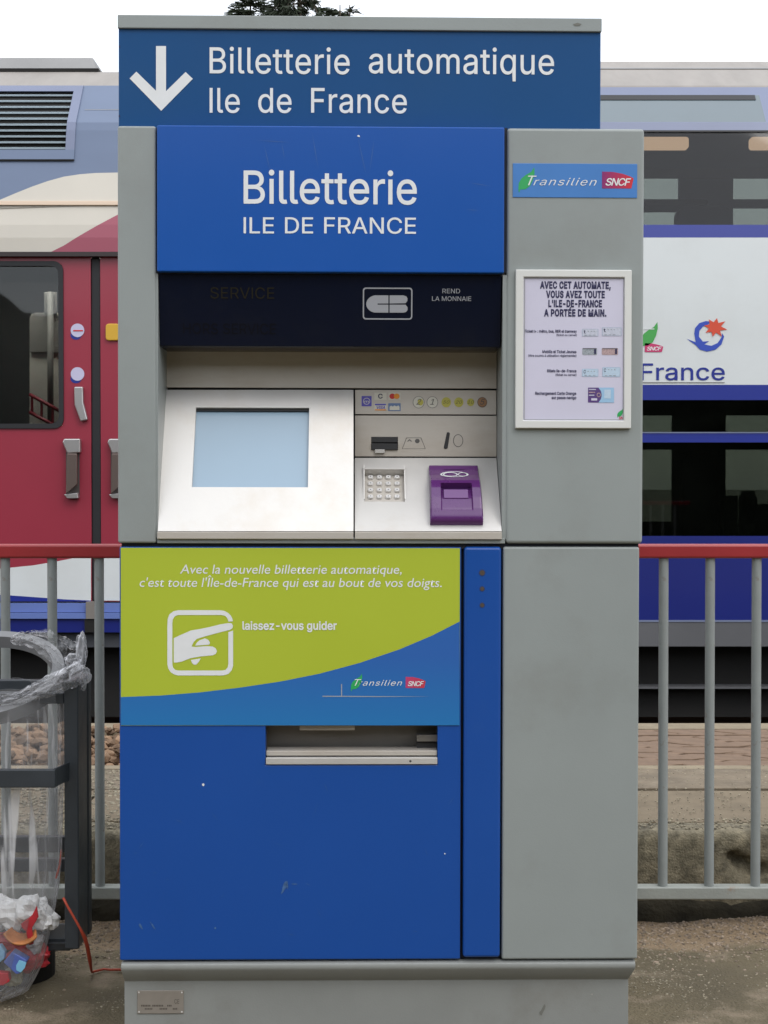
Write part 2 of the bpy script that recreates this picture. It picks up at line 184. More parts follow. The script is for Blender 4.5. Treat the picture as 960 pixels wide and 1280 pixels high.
# ------------------------------------------------------------------ helpers
def tag(o, label=None, cat=None, group=None, kind=None):
    if label: o['label'] = label
    if cat: o['category'] = cat
    if group: o['group'] = group
    if kind: o['kind'] = kind
    return o
def empty(name, M, label, cat, group=None):
    o = bpy.data.objects.new(name, None); COL.objects.link(o); o.matrix_world = M; o.empty_display_size = .1
    return tag(o, label, cat, group)
class G:
    """collects geometry and links it as one mesh object"""
    def __init__(s): s.v = []; s.f = []
    def add(s, vs, fs):
        n = len(s.v); s.v += [tuple(v) for v in vs]; s.f += [tuple(i + n for i in f) for f in fs]; return s
    def box(s, x0, x1, y0, y1, z0, z1):
        return s.add([(x, y, z) for x in (x0, x1) for y in (y0, y1) for z in (z0, z1)],
                     [(0, 1, 3, 2), (4, 6, 7, 5), (0, 4, 5, 1), (2, 3, 7, 6), (0, 2, 6, 4), (1, 5, 7, 3)])
    def prism(s, pts, y0, y1):          # pts (x,z) outline, extruded along y
        n = len(pts)
        return s.add([(x, y0, z) for x, z in pts] + [(x, y1, z) for x, z in pts],
                     [tuple(range(n)), tuple(range(2 * n - 1, n - 1, -1))] + [(i, i + n, (i + 1) % n + n, (i + 1) % n) for i in range(n)])
    def prof(s, pts, x0, x1):           # pts (y,z) profile, extruded along x
        n = len(pts)
        return s.add([(x0, y, z) for y, z in pts] + [(x1, y, z) for y, z in pts],
                     [tuple(range(n)), tuple(range(2 * n - 1, n - 1, -1))] + [(i, i + n, (i + 1) % n + n, (i + 1) % n) for i in range(n)])
    def hole(s, o, h, y0, y1):          # plate (x0,x1,z0,z1) with a rectangular hole
        q = lambda r: [(r[0], r[2]), (r[1], r[2]), (r[1], r[3]), (r[0], r[3])]
        a, b = q(o), q(h)
        vs = [(x, y0, z) for x, z in a + b] + [(x, y1, z) for x, z in a + b]
        fs = []
        for i in range(4):
            j = (i + 1) % 4
            fs += [(i, j, j + 4, i + 4), (i + 8, i + 12, j + 12, j + 8), (i, i + 8, j + 8, j), (i + 4, j + 4, j + 12, i + 12)]
        return s.add(vs, fs)
    def tube(s, pts, r, n=10, cap=True):
        pts = [Vector(p) for p in pts]; k = len(pts); rs = r if isinstance(r, (list, tuple)) else [r] * k
        vs = []; fs = []; up = None
        for i, p in enumerate(pts):
            d = (pts[min(i + 1, k - 1)] - pts[max(i - 1, 0)]).normalized()
            if up is None:
                up = Vector((0, 0, 1)) if abs(d.z) < .9 else Vector((1, 0, 0))
            u = (up - d * up.dot(d)).normalized(); w = d.cross(u); up = u
            vs += [p + (u * math.cos(2 * math.pi * j / n) + w * math.sin(2 * math.pi * j / n)) * rs[i] for j in range(n)]
        for i in range(k - 1):
            for j in range(n):
                fs.append((i * n + j, (i + 1) * n + j, (i + 1) * n + (j + 1) % n, i * n + (j + 1) % n))
        if cap: fs += [tuple(range(n)), tuple(range(k * n - 1, (k - 1) * n - 1, -1))]
        return s.add(vs, fs)
    def grid(s, nu, nv, fn, wrap=False):
        vs = [fn(i / nu, j / nv) for i in range(nu + (0 if wrap else 1)) for j in range(nv + 1)]
        m = nv + 1; fs = []
        for i in range(nu):
            i2 = (i + 1) % nu if wrap else i + 1
            for j in range(nv): fs.append((i * m + j, i2 * m + j, i2 * m + j + 1, i * m + j + 1))
        return s.add(vs, fs)
    def build(s, name, m, parent=None, L=None, bevel=0, smooth=False, seg=2, fix=True, solid=0, sub=0):
        me = bpy.data.meshes.new(name); me.from_pydata(s.v, [], s.f)
        if L is not None: me.transform(L)
        if fix:
            b = bmesh.new(); b.from_mesh(me); bmesh.ops.recalc_face_normals(b, faces=b.faces); b.to_mesh(me); b.free()
        o = bpy.data.objects.new(name, me); COL.objects.link(o); o.parent = parent
        me.materials.append(m)
        if smooth: me.shade_smooth()
        if solid:
            md = o.modifiers.new('s', 'SOLIDIFY'); md.thickness = solid
        if sub:
            md = o.modifiers.new('u', 'SUBSURF'); md.levels = sub; md.render_levels = sub
        if bevel:
            md = o.modifiers.new('b', 'BEVEL'); md.width = bevel; md.segments = seg; md.limit_method = 'ANGLE'; md.angle_limit = R(40)
            me.shade_smooth(); md.harden_normals = True
        return o
def rrect(x0, x1, z0, z1, r, n=5):
    x0, x1 = min(x0, x1), max(x0, x1); z0, z1 = min(z0, z1), max(z0, z1)
    P = []
    for cx, cz, a in ((x1 - r, z1 - r, 0), (x0 + r, z1 - r, 90), (x0 + r, z0 + r, 180), (x1 - r, z0 + r, 270)):
        for i in range(n + 1):
            t = R(a + 90 * i / n); P.append((cx + r * math.cos(t), cz + r * math.sin(t)))
    return P
def circ(cx, cz, rx, rz=None, n=24):
    rz = rz or rx
    return [(cx + rx * math.cos(2 * math.pi * i / n), cz + rz * math.sin(2 * math.pi * i / n)) for i in range(n)]
def flat(polys, off=0.0):
    """filled 2D outline (nested outlines become holes) -> mesh in the x,z plane"""
    c = bpy.data.curves.new('c', 'CURVE'); c.dimensions = '2D'; c.fill_mode = 'BOTH'
    for p in polys:
        sp = c.splines.new('POLY'); sp.points.add(len(p) - 1); sp.use_cyclic_u = True
        for q, (x, z) in zip(sp.points, p): q.co = (x, z, 0, 1)
    if off: c.offset = off
    o = bpy.data.objects.new('c', c); me = bpy.data.meshes.new_from_object(o)
    bpy.data.objects.remove(o); bpy.data.curves.remove(c)
    return me
GL = {}
for ln in GLYPHS.strip('\n').split('\n'):
    ch = ln[0]; a, rest = ln[1:].split(' ', 1)
    GL[ch] = (int(a) / 1000, [[(int(q[i]) / 1000, int(q[i + 1]) / 1000) for i in range(0, len(q), 2)] for q in (s.split(' ') for s in rest.split('/'))])
CAP = .509
GL['I'] = (.17, [[(.055, 0), (.055, .509), (.117, .509), (.117, 0)]])
def area(p): return sum(p[i - 1][0] * p[i][1] - p[i][0] * p[i - 1][1] for i in range(len(p))) / 2
def unloop(p):
    """split an outline that crosses itself into simple loops"""
    p = [q for i, q in enumerate(p) if math.hypot(q[0] - p[i - 1][0], q[1] - p[i - 1][1]) > .0045]
    n = len(p)
    for i in range(n):
        a, b = p[i], p[(i + 1) % n]
        for j in range(i + 2, n):
            if (j + 1) % n == i: continue
            c, d = p[j], p[(j + 1) % n]
            D_ = (b[0] - a[0]) * (d[1] - c[1]) - (b[1] - a[1]) * (d[0] - c[0])
            if abs(D_) < 1e-12: continue
            t = ((c[0] - a[0]) * (d[1] - c[1]) - (c[1] - a[1]) * (d[0] - c[0])) / D_
            u = ((c[0] - a[0]) * (b[1] - a[1]) - (c[1] - a[1]) * (b[0] - a[0])) / D_
            if 0 < t < 1 and 0 < u < 1:
                X = (a[0] + t * (b[0] - a[0]), a[1] + t * (b[1] - a[1]))
                return unloop([X] + p[i + 1:j + 1]) + unloop(p[:i + 1] + [X] + p[j + 1:])
    return [p] if abs(area(p)) > 2e-4 else []
def inside(q, p):
    r = False
    for i in range(len(p)):
        (x0, y0), (x1, y1) = p[i - 1], p[i]
        if (y0 > q[1]) != (y1 > q[1]) and q[0] < (x1 - x0) * (q[1] - y0) / (y1 - y0) + x0: r = not r
    return r
def groups(polys):
    """outer loops each with their holes; overlapping outers stay apart"""
    big = max(polys, key=lambda p: abs(area(p))); sg = area(big) > 0
    O = [[p] for p in polys if (area(p) > 0) == sg]
    for h in polys:
        if (area(h) > 0) != sg:
            for o in O:
                if inside(h[0], o[0]): o.append(h)
    return O
def flats(gs):
    V, Fc = [], []
    for k, g_ in enumerate(gs):
        me = flat(g_); n = len(V); V += [(v.co.x, v.co.y, .00012 * (k % 3)) for v in me.vertices]; Fc += [tuple(i + n for i in f.vertices) for f in me.polygons]
        bpy.data.meshes.remove(me)
    me = bpy.data.meshes.new('t'); me.from_pydata(V, [], Fc); return me
def fatten(polys, w):
    """move every outline outwards (holes inwards) by w: a heavier weight of the same letter"""
    if not w: return polys
    big = max(polys, key=lambda p: abs(area(p))); sg = 1 if area(big) > 0 else -1; out_ = []
    for p in polys:
        p = [q for i, q in enumerate(p) if math.hypot(q[0] - p[i - 1][0], q[1] - p[i - 1][1]) > 1e-4]; n = len(p); r = []
        for i in range(n):
            a, b, c = p[i - 1], p[i], p[(i + 1) % n]
            n1 = (b[1] - a[1], a[0] - b[0]); n2 = (c[1] - b[1], b[0] - c[0])
            l1 = math.hypot(*n1); l2 = math.hypot(*n2)
            mx, my = n1[0] / l1 + n2[0] / l2, n1[1] / l1 + n2[1] / l2; q = (mx * mx + my * my) / 2
            if q < .5: q = .5
            r.append((b[0] + sg * w * mx / q, b[1] + sg * w * my / q))
        out_.append(r)
    return out_
def text_mesh(s, font, bold, space, track):
    if font == 'I':
        x = 0; P = []; s = s.replace('  ', ' ')
        for ch in s:
            if ch == ' ': x += .19 * space; continue
            a, sp = GL[ch]; P += groups(fatten([[(px + x, pz) for px, pz in q] for q in sp], bold)); x += a + track
        return flats(P), CAP
    c = bpy.data.curves.new('t', 'FONT'); c.body = s; c.size = 1; c.offset = bold; c.space_word = space; c.space_character = 1 + track
    c.resolution_u = 4
    o = bpy.data.objects.new('t', c); me = bpy.data.meshes.new_from_object(o); bpy.data.objects.remove(o); bpy.data.curves.remove(c)
    return me, .641
for ch in GL: GL[ch] = (GL[ch][0], [q for p in GL[ch][1] for q in unloop(p)])
class Frame:
    """a plane in the scene; P() gives the local x,z of the point seen at a photograph pixel at local depth y"""
    def __init__(s, M, L=None):
        s.root = None; s.L = L or Matrix(); s.W = M @ s.L; s.inv = s.W.inverted()
        s.o = s.inv @ CAM_M.translation
    def P(s, px, py, y=0.0):
        d = s.inv.to_3x3() @ (CAM_M.to_3x3() @ Vector(((px - 480) / FOCAL, (640 - py) / FOCAL, -1)))
        t = (y - s.o.y) / d.y; q = s.o + d * t
        return q.x, q.z
    def rect(s, x0, y0, x1, y1, d=0.0):
        ym = (y0 + y1) / 2; xm = (x0 + x1) / 2
        return s.P(x0, ym, d)[0], s.P(x1, ym, d)[0], s.P(xm, y1, d)[1], s.P(xm, y0, d)[1]
    def box(s, name, r, d0, d1, m, parent=None, bevel=0, seg=2, at=None):
        a = s.rect(*r, d0 if at is None else at)
        return G().box(a[0], a[1], d0, d1, a[2], a[3]).build(name, m, parent or s.root, s.L, bevel, seg=seg)
    def plate(s, name, r, h, d0, d1, m, parent=None, bevel=0):
        return G().hole(s.rect(*r, d0), s.rect(*h, d0), d0, d1).build(name, m, parent or s.root, s.L, bevel)
    def put(s, name, me, d, m, parent, T):
        T2 = s.L @ Matrix.Translation((0, d, 0)) @ Matrix.Rotation(R(90), 4, 'X') @ T
        me.transform(T2); me.name = name; me.materials.clear(); me.materials.append(m)
        o = bpy.data.objects.new(name, me); COL.objects.link(o); o.parent = parent or s.root
        return o
    def deco(s, name, polys, d, m, parent=None, px=True):
        if px: polys = [[s.P(x, y, d) for x, y in p] for p in polys]
        return s.put(name, flat(polys), d, m, parent, Matrix())
    def rdeco(s, name, r, d, m, parent=None, rad=0):
        a = s.rect(*r, d)
        return s.deco(name, [rrect(a[0], a[1], a[2], a[3], rad or .0004, 4 if rad else 1)], d, m, parent, px=False)
    def slab(s, name, pts, d0, d1, m, parent=None, bevel=0, px=True):
        if px: pts = [s.P(x, y, d0) for x, y in pts]
        return G().prism(pts, d0, d1).build(name, m, parent or s.root, s.L, bevel)
    def text(s, name, string, x0, x1, base, cap, d, m, parent=None, font='I', bold=0.0, space=1.0, track=0.0, slant=0.0, rot=0.0):
        """x0,x1 ends of the line, base the baseline, cap the capitals' height, all in photograph pixels"""
        me, ch = text_mesh(string, font, bold, space, track)
        xs = [v.co.x for v in me.vertices]; a, b = min(xs), max(xs)
        if font == 'I' and cap > 13 and ' ' in string:      # big lettering: one object per word
            k = (x1 - x0) / (b - a); xx = 0
            for w_ in string.split(' '):
                m2, _ = text_mesh(w_, font, bold, space, track); q = [v.co.x for v in m2.vertices]
                s.text(name, w_, x0 + (xx + min(q) - a) * k, x0 + (xx + max(q) - a) * k, base, cap, d, m, parent, font, bold, space, track, slant)
                xx += sum(GL[c_][0] + track for c_ in w_) + .19 * space
            return
        X0, Z0 = s.P(x0, base, d); X1, _ = s.P(x1, base, d); _, Z1 = s.P(x0, base - cap, d)
        sx = (X1 - X0) / (b - a); sz = (Z1 - Z0) / ch
        sh = Matrix.Identity(4); sh[0][1] = slant
        T = Matrix.Translation((X0, Z0, 0)) @ Matrix.Rotation(rot, 4, 'Z') @ Matrix.Diagonal((sx, sz, 1, 1)) @ sh @ Matrix.Translation((-a, 0, 0))
        return s.put(name, me, d, m, parent, T)
# ------------------------------------------------------------------ the ticket machine
PAINT = mat('grey_paint', (.275, .300, .292), .42, var=.05, scale=2.2, bump=.04, bscale=350, rvar=.08, dirt=(.205, .205, .185), dirt_amt=.45, dscale=3.5, dlo=.52, dhi=.75)
PLINTH = mat('grey_plinth_paint', (.25, .258, .245), .5, var=.07, scale=5, bump=.05, bscale=300, dirt=(.16, .145, .12), dirt_amt=.45, dscale=6, dlo=.55, dhi=.8)
BLUE = mat('blue_enamel', (.003, .078, .36), .32, var=.04, scale=1.5, coat=.05, bump=.015, bscale=250, rvar=.06, spec=.35, dirt=(.05, .14, .36), dirt_amt=.25, dscale=4, dlo=.62, dhi=.85)
BLUED = mat('door_blue_enamel', (.003, .064, .31), .36, var=.05, scale=1.3, coat=.1, bump=.02, bscale=250, rvar=.06, dirt=(.04, .11, .30), dirt_amt=.3, dscale=3.3, dlo=.6, dhi=.85)
SIGNB = mat('sign_blue_vinyl', (.005, .066, .205), .42, var=.05, scale=2, rvar=.06, dirt=(.03, .09, .19), dirt_amt=.3, dscale=2.2, dlo=.5, dhi=.8, spec=.22)
STEEL = mat('brushed_steel', (.55, .51, .455), .46, metal=.3, var=.03, scale=3, stretch=(1, 1, 3), rvar=.08, bump=.02, bscale=120, dirt=(.33, .26, .18), dirt_amt=.6, dscale=3.0, dlo=.46, dhi=.78)
STEELT = mat('worn_pale_steel', (.625, .605, .575), .42, metal=.45, var=.05, scale=5, rvar=.1, bump=.02, bscale=120, dirt=(.47, .37, .25), dirt_amt=.5, dscale=4.5, dlo=.50, dhi=.8)
DARKG = mat('dark_glossy_fascia', (.0035, .006, .017), .14, rvar=.05, scale=8, dirt=(.009, .011, .018), dirt_amt=.4, dscale=9, dlo=.5, dhi=.7, spec=.2)
BLACK = mat('black_rubber_and_shade', (.012, .012, .014), .6)
GAP = mat('shadow_gap_black', (.01, .012, .02), .8)
WHITE = mat('white_print', (.74, .75, .75), .45, var=.03, scale=20)
WHITEF = mat('white_plastic_frame', (.68, .68, .65), .4, var=.03, scale=6)
DIM = mat('faded_legend', (.019, .017, .013), .16, spec=.2)
DIM2 = mat('nearly_hidden_legend', (.0045, .0055, .0105), .15, spec=.2)
GREY = mat('grey_print', (.33, .34, .37), .5)
GREEN = mat('lime_print', (.405, .485, .030), .45, var=.03, scale=2.0, rvar=.04)
PAPER = mat('lilac_white_paper', (.60, .58, .70), .4, var=.03, scale=6, bump=.05, bscale=14)
INK = mat('navy_ink', (.018, .016, .07), .5)
PURPLE = mat('purple_plastic', (.100, .022, .140), .28, var=.06, scale=12, rvar=.06, coat=.2)
PURPLED = mat('dark_purple_plastic', (.035, .008, .055), .35)
PURPLEL = mat('light_purple_plastic', (.15, .055, .20), .3)
KEYM = mat('polished_key_steel', (.80, .78, .76), .3, metal=.3)
DKMET = mat('dark_slot_plastic', (.03, .03, .032), .45)
def grad(name, c0, c1, axis, lo, hi, rough=.4, flip=False):
    """flat print with a printed colour blend along one local axis"""
    m = bpy.data.materials.new(name); m.use_nodes = True; t = m.node_tree; L = t.links.new
    p = t.nodes['Principled BSDF']; p.inputs['Roughness'].default_value = rough
    tcn = N(t, 'ShaderNodeTexCoord'); sp = N(t, 'ShaderNodeSeparateXYZ'); L(tcn.outputs['Object'], sp.inputs[0])
    mr = N(t, 'ShaderNodeMapRange'); mr.inputs[1].default_value = lo; mr.inputs[2].default_value = hi
    L(sp.outputs[axis], mr.inputs[0])
    mx = N(t, 'ShaderNodeMix', data_type='RGBA'); mx.inputs[6].default_value = (*c0, 1); mx.inputs[7].default_value = (*c1, 1)
    L(mr.outputs[0], mx.inputs[0]); L(mx.outputs[2], p.inputs['Base Color'])
    return m

MM = Matrix.Translation((0, 3.0, 0)) @ Matrix.Rotation(R(1.05), 4, 'Z') @ Matrix.Rotation(R(.12), 4, 'Y')
tm = empty('ticket_machine', MM, 'tall blue and grey railway ticket machine standing in the middle of the picture', 'ticket machine')
F = Frame(MM)
F.root = tm
xL = F.P(147.5, 420)[0]; xR = F.P(804, 420)[0]
zT = F.P(475, 158)[1]; zS = F.P(475, 681)[1]; zB = F.P(475, 1201)[1]

# cabinet body behind the front panels
G().box(xL + .012, xR - .012, .17, .66, zB, zT - .004).build('cabinet_core', PAINT, tm, bevel=.004)
F.box('dark_joint', (152, 677, 798, 686), .012, .16, GAP)
# upper unit: left pillar, right pillar, top, header panel
F.box('side_pillar', (147, 157, 195, 679), 0, .64, PAINT, bevel=.005, at=0)
F.box('side_panel', (633, 160, 804.5, 679.5), 0, .64, PAINT, bevel=.007, seg=3, at=0)
F.box('panel_joint', (629.5, 160, 634, 341), .006, .2, GAP)
F.box('panel_joint', (194, 160, 197.5, 341), .006, .2, GAP)
F.box('header_panel', (196, 157.5, 630.5, 340.5), -.008, .17, BLUE, bevel=.003)
F.box('recess_ceiling', (196.5, 340, 631, 345), .008, .17, DKMET)
F.box('front_sill', (196, 672, 631.5, 679.5), .003, .16, PAINT, bevel=.002)
# dark fascia, leaning back towards its bottom edge
a = F.P(198, 342, .006); b = F.P(627, 342, .006); c = F.P(200.5, 432, .026)
G().prof([(.006, a[1]), (.026, c[1]), (.032, c[1] - .002), (.16, c[1] - .002), (.16, a[1])], a[0], b[0]).build('display_fascia', DARKG, tm, bevel=.0015)
zc = c[1]; zt = a[1]
LF = Matrix.Translation((0, .0057, zt)) @ Matrix.Rotation(math.atan2(.020, zt - zc), 4, 'X')
FF = Frame(MM, LF); FF.root = tm
def outline(fr, r, w, rad, d, m, name, parent=None):
    o = fr.rect(*r, d); q = fr.rect(r[0] + w, r[1] + w, r[2] - w, r[3] - w, d)
    return fr.deco(name, [rrect(*o, rad), rrect(*q, rad * .75)], d, m, parent, px=False)
outline(FF, (453.5, 359.5, 515.5, 399.5), 1.6, .006, -.0005, GREY, 'card_logo_outline')
# the two-lobed card logo
def lobes(fr, d):
    Cp = [(486, 369)] + [(474 - 1, 369)]
    Cp = [(485.5, 369.2)] + [(471 + 13.5 * math.cos(R(t)) * .98, 380 - 11 * math.sin(R(t))) for t in range(100, 262, 12)] + [(485.5, 390.8), (485.5, 380.8), (472, 380.8), (472, 379.4), (485.5, 379.4)]
    B1 = [(487, 369.2), (504, 369.2), (508, 370.5), (509.4, 373), (509.2, 376), (507, 379), (487, 379.4)]
    B2 = [(487, 380.8), (507, 380.9), (509.4, 384), (509.4, 387.6), (507.5, 390), (504, 390.8), (487, 390.8)]
    fr.deco('card_logo', [Cp], d, GREY); fr.deco('card_logo', [B1, B2], d, GREY)
lobes(FF, -.0005)
FF.text('lettering', 'REND', 553, 575, 366.5, 5.6, -.0005, GREY)
FF.text('lettering', 'LA MONNAIE', 540, 589, 376, 5.6, -.0005, GREY)
FF.text('lettering', 'SERVICE', 263, 343, 373, 14, -.0005, DIM)
FF.text('lettering', 'HORS SERVICE', 229, 345, 417, 13, -.0005, DIM2)

# recess: side cheeks and steel back plates
D = .14
xl = F.P(206, 460, D)[0]; xr = F.P(621.5, 460, D)[0]
zb0 = F.P(475, 486, D)[1]; zbR = F.P(475, 571.5, D)[1]; zlip = F.P(475, 664.5, -.004)[1]; zlb = F.P(475, 674, -.004)[1]
ztop = zc + .012
x0 = F.P(196, 500)[0]; x1 = F.P(631, 500)[0]
G().box(x0 - .012, xl + .004, .004, D + .02, zlb + .001, zt).build('recess_cheek', PAINT, tm, bevel=.001)
G().add([(xr, D + .02, zlb + .001), (xr, D + .02, zt), (xr, D - .002, zlb + .001), (xr, D - .002, zt), (x1 - .0045, .004, zlb + .001), (x1 - .0045, .004, zt), (x1 + .012, .004, zlb + .001), (x1 + .012, .004, zt), (x1 + .012, D + .02, zlb + .001), (x1 + .012, D + .02, zt)],
        [(0, 2, 3, 1), (2, 4, 5, 3), (4, 6, 7, 5), (6, 8, 9, 7), (8, 0, 1, 9), (0, 8, 6, 4, 2), (1, 3, 5, 7, 9)]).build('recess_cheek', PAINT, tm)
G().box(xl + .001, xr - .001, D, D + .02, zb0 + .0012, ztop).build('upper_back_plate', STEEL, tm, bevel=.0008)
FB = Frame(MM, Matrix.Translation((0, D, 0))); FB.root = tm
FB.box('card_strip', (443.8, 487.6, 620.6, 518), 0, .02, STEEL, bevel=.0008)
FB.plate('slot_plate', (443.8, 519.6, 620.6, 570.6), (464, 546, 497.5, 562.5), 0, .02, STEEL)
FB.box('recess_backing', (204, 484, 622, 574), .016, .03, GAP)
# card slot
FB.box('card_slot_mouth', (464.3, 546.3, 497.2, 553.2), -.001, .015, DKMET, bevel=.001)
FB.box('card_slot_mouth', (464.3, 554.3, 497.2, 562.3), -.004, .015, DKMET, bevel=.001)
FB.box('card_slot_tongue', (468.5, 561.8, 481, 566.5), -.006, .004, STEELT, bevel=.001)
LINE = mat('engraved_line', (.10, .095, .09), .5)
def ring(fr, pts, w, d, m, name, parent=None):
    cx = sum(p[0] for p in pts) / len(pts); cy = sum(p[1] for p in pts) / len(pts)
    inn = []
    for x, y in pts:
        L_ = math.hypot(x - cx, y - cy); inn.append((x - (x - cx) / L_ * w, y - (y - cy) / L_ * w))
    return fr.deco(name, [pts, inn], d, m, parent)
ring(FB, [(508, 547), (526.5, 547), (532, 561), (502.5, 561)], .7, -.0005, LINE, 'card_symbol')
FB.deco('card_symbol', [[(509, 551.5), (512, 549), (515, 551.5), (514, 552), (512, 550.3), (510, 552)]], -.0005, LINE)
FB.deco('card_symbol', [circ(521.6, 551.3, 3, 2.7)], -.0005, LINE)
sl = FB.P(559.5, 550, 0)
g = G().prism([FB.P(x, y, 0) for x, y in [(558.6, 540.5), (561.5, 540.2), (562.3, 542), (559.6, 560), (557.5, 561.3), (555, 560.6), (554.8, 558.5)]], -.0015, .004)
g.build('coin_slot', DKMET, tm, FB.L, bevel=.0006)
ring(FB, circ(572.7, 550.8, 6.3, 8), .8, -.0005, LINE, 'coin_symbol')
# accepted cards
def sticker(fr, name, r, m, d=-.0006): return fr.rdeco(name, r, d, m, rad=.0006)
CREAM = mat('cream_print', (.62, .60, .52), .4); YEL = mat('gold_print', (.50, .46, .09), .4); PBL = mat('violet_blue_print', (.10, .085, .42), .4)
COPP = mat('copper_print', (.36, .19, .09), .4); REDP = mat('red_print', (.55, .03, .03), .4); ORP = mat('orange_print', (.75, .28, .03), .4)
PALEB = mat('pale_blue_print', (.34, .44, .58), .4); MIDB = mat('mid_blue_print', (.13, .20, .36), .4)
sticker(FB, 'card_sticker', (452, 495, 464.5, 507.8), PBL)
ring(FB, circ(458.3, 501.5, 4.4, 4.2), .7, -.001, CREAM, 'card_sticker_mark')
FB.text('card_sticker_mark', 'm', 455.6, 461, 503.2, 2.9, -.001, CREAM, bold=.01)
sticker(FB, 'card_sticker', (468, 490.8, 483.2, 499.8), CREAM)
FB.text('card_sticker_mark', 'C', 472.6, 478.4, 498, 5.6, -.001, INK, bold=.02)
sticker(FB, 'card_sticker', (485.6, 490.8, 500.6, 499.8), CREAM)
FB.deco('card_sticker_mark', [circ(490.4, 495.3, 3.6, 3.4)], -.001, REDP); FB.deco('card_sticker_mark', [circ(495.9, 495.3, 3.6, 3.4)], -.0011, ORP)
sticker(FB, 'card_sticker', (468, 504.2, 483.2, 513.4), CREAM)
FB.rdeco('card_sticker_mark', (468.6, 504.7, 482.6, 506.6), -.001, PBL); FB.rdeco('card_sticker_mark', (468.6, 511.6, 482.6, 513), -.001, ORP)
FB.text('card_sticker_mark', 'VISA', 470, 481.6, 511, 3.4, -.001, PBL, bold=.02, slant=.2)
sticker(FB, 'card_sticker', (485.3, 504, 500.8, 513.8), MIDB)
FB.deco('card_sticker_mark', [[(487, 508.5), (489, 507), (491, 508.3), (493, 506.8), (495.5, 508), (498, 506.8), (499.4, 508.6), (499.4, 512.6), (487, 512.6)]], -.001, CREAM)
for cx, rx, m, s_ in ((523.3, 6.7, CREAM, '2'), (540.5, 6.5, CREAM, '1'), (557.8, 6, YEL, '50'), (573.5, 5.8, YEL, '20'), (588.3, 4.6, YEL, '10'), (602.8, 6.2, COPP, '5')):
    if m is CREAM: ring(FB, circ(cx, 502.8, rx + .6, rx + .8), .8, -.0006, LINE, 'coin_ring')
    FB.deco('coin_sticker', [circ(cx, 502.8, rx, rx * 1.05)], -.0009, m)
    if s_ == '2': FB.deco('coin_centre', [circ(cx + 2.4, 502.8, 3.6, 4)], -.0011, YEL)
    if s_ == '5': ring(FB, circ(cx, 502.8, rx, rx), .6, -.0012, LINE, 'coin_ring')
    w = 2.3 * len(s_)
    FB.text('coin_number', s_, cx - w * .9 - (1 if len(s_) == 1 else 0), cx + w * .7, 505.8 if len(s_) == 1 else 504.6, 7 if len(s_) == 1 else 4, -.0014, LINE if len(s_) == 1 else mat('olive_ink', (.16, .15, .04)), slant=.3, font='B' if 0 else 'I')

# sloping panels: touch screen on the left, keypad and ticket-pass reader on the right
def slope(zlo, dlo, zhi, dhi):
    dy, dz = dhi - dlo, zhi - zlo; l = math.hypot(dy, dz); s_, c_ = dy / l, dz / l
    Lm = Matrix(((1, 0, 0, 0), (0, c_, s_, dlo), (0, -s_, c_, zlo), (0, 0, 0, 1)))
    # columns: x, outward-back normal, up the slope
    Lm = Matrix(((1, 0, 0, 0), (0, c_, s_, dlo), (0, -s_, c_, zlo), (0, 0, 0, 1)))
    f = Frame(MM, Lm); f.root = tm; return f, l
FS, ls = slope(zlip, -.004, zb0, D - .001)
FK, lk = slope(zlip, -.004, zbR, D - .001)
def trap(fr, pxa, h, d1, m, name):
    """sloping plate whose corners are read at its four pixel corners, with a rectangular hole"""
    (ax, ay), (bx, by), (cx, cy), (dx, dy) = pxa            # tl, tr, br, bl
    P = [fr.P(ax, ay), fr.P(bx, by), fr.P(cx, cy), fr.P(dx, dy)]
    q = fr.rect(*h); H = [(q[0], q[3]), (q[1], q[3]), (q[1], q[2]), (q[0], q[2])]
    vs = [(x, 0, z) for x, z in P + H] + [(x, d1, z) for x, z in P + H]; fs = []
    for i in range(4):
        j = (i + 1) % 4
        fs += [(i, j, j + 4, i + 4), (i + 8, i + 12, j + 12, j + 8), (i, i + 8, j + 8, j), (i + 4, j + 4, j + 12, i + 12)]
    return G().add(vs, fs).build(name, m, tm, fr.L)
trap(FS, ((206.5, 487.3), (441.8, 487.3), (441.8, 664), (197.2, 664)), (242.3, 509.5, 385.8, 609), .016, STEELT, 'screen_panel')
SCR = mat('pale_screen', (.30, .42, .53), .12, var=.02, scale=3, coat=.4, spec=.6)
scr = FS.box('screen', (240, 507, 388, 611), .011, .02, SCR)
scr['label'] = 'blank pale blue screen'
FS.box('screen_recess_shade', (242.6, 509.8, 385.6, 513.6), .006, .0105, BLACK)  # black strip painted for the recess's shade along the screen top
trap(FK, ((443.6, 572.4), (620.4, 572.4), (627.2, 664), (443.6, 664)), (455.5, 585.8, 505.6, 627), .012, STEELT, 'keypad_panel')
G().prof([(-.004, zlip - .001), (-.004, zlb), (.004, zlb - .001), (.05, zlb - .001), (.05, zlip - .001)], F.P(196.8, 668)[0], F.P(441.8, 668)[0]).build('panel_lip', STEEL, tm, bevel=.0012)
G().prof([(-.004, zlip - .001), (-.004, zlb), (.004, zlb - .001), (.05, zlb - .001), (.05, zlip - .001)], F.P(443.6, 668)[0], F.P(627.2, 668)[0]).build('panel_lip', STEEL, tm, bevel=.0012)
G().box(F.P(441, 600)[0], F.P(444, 600)[0], .02, .13, zlb, zlip).build('panel_joint', GAP, tm)
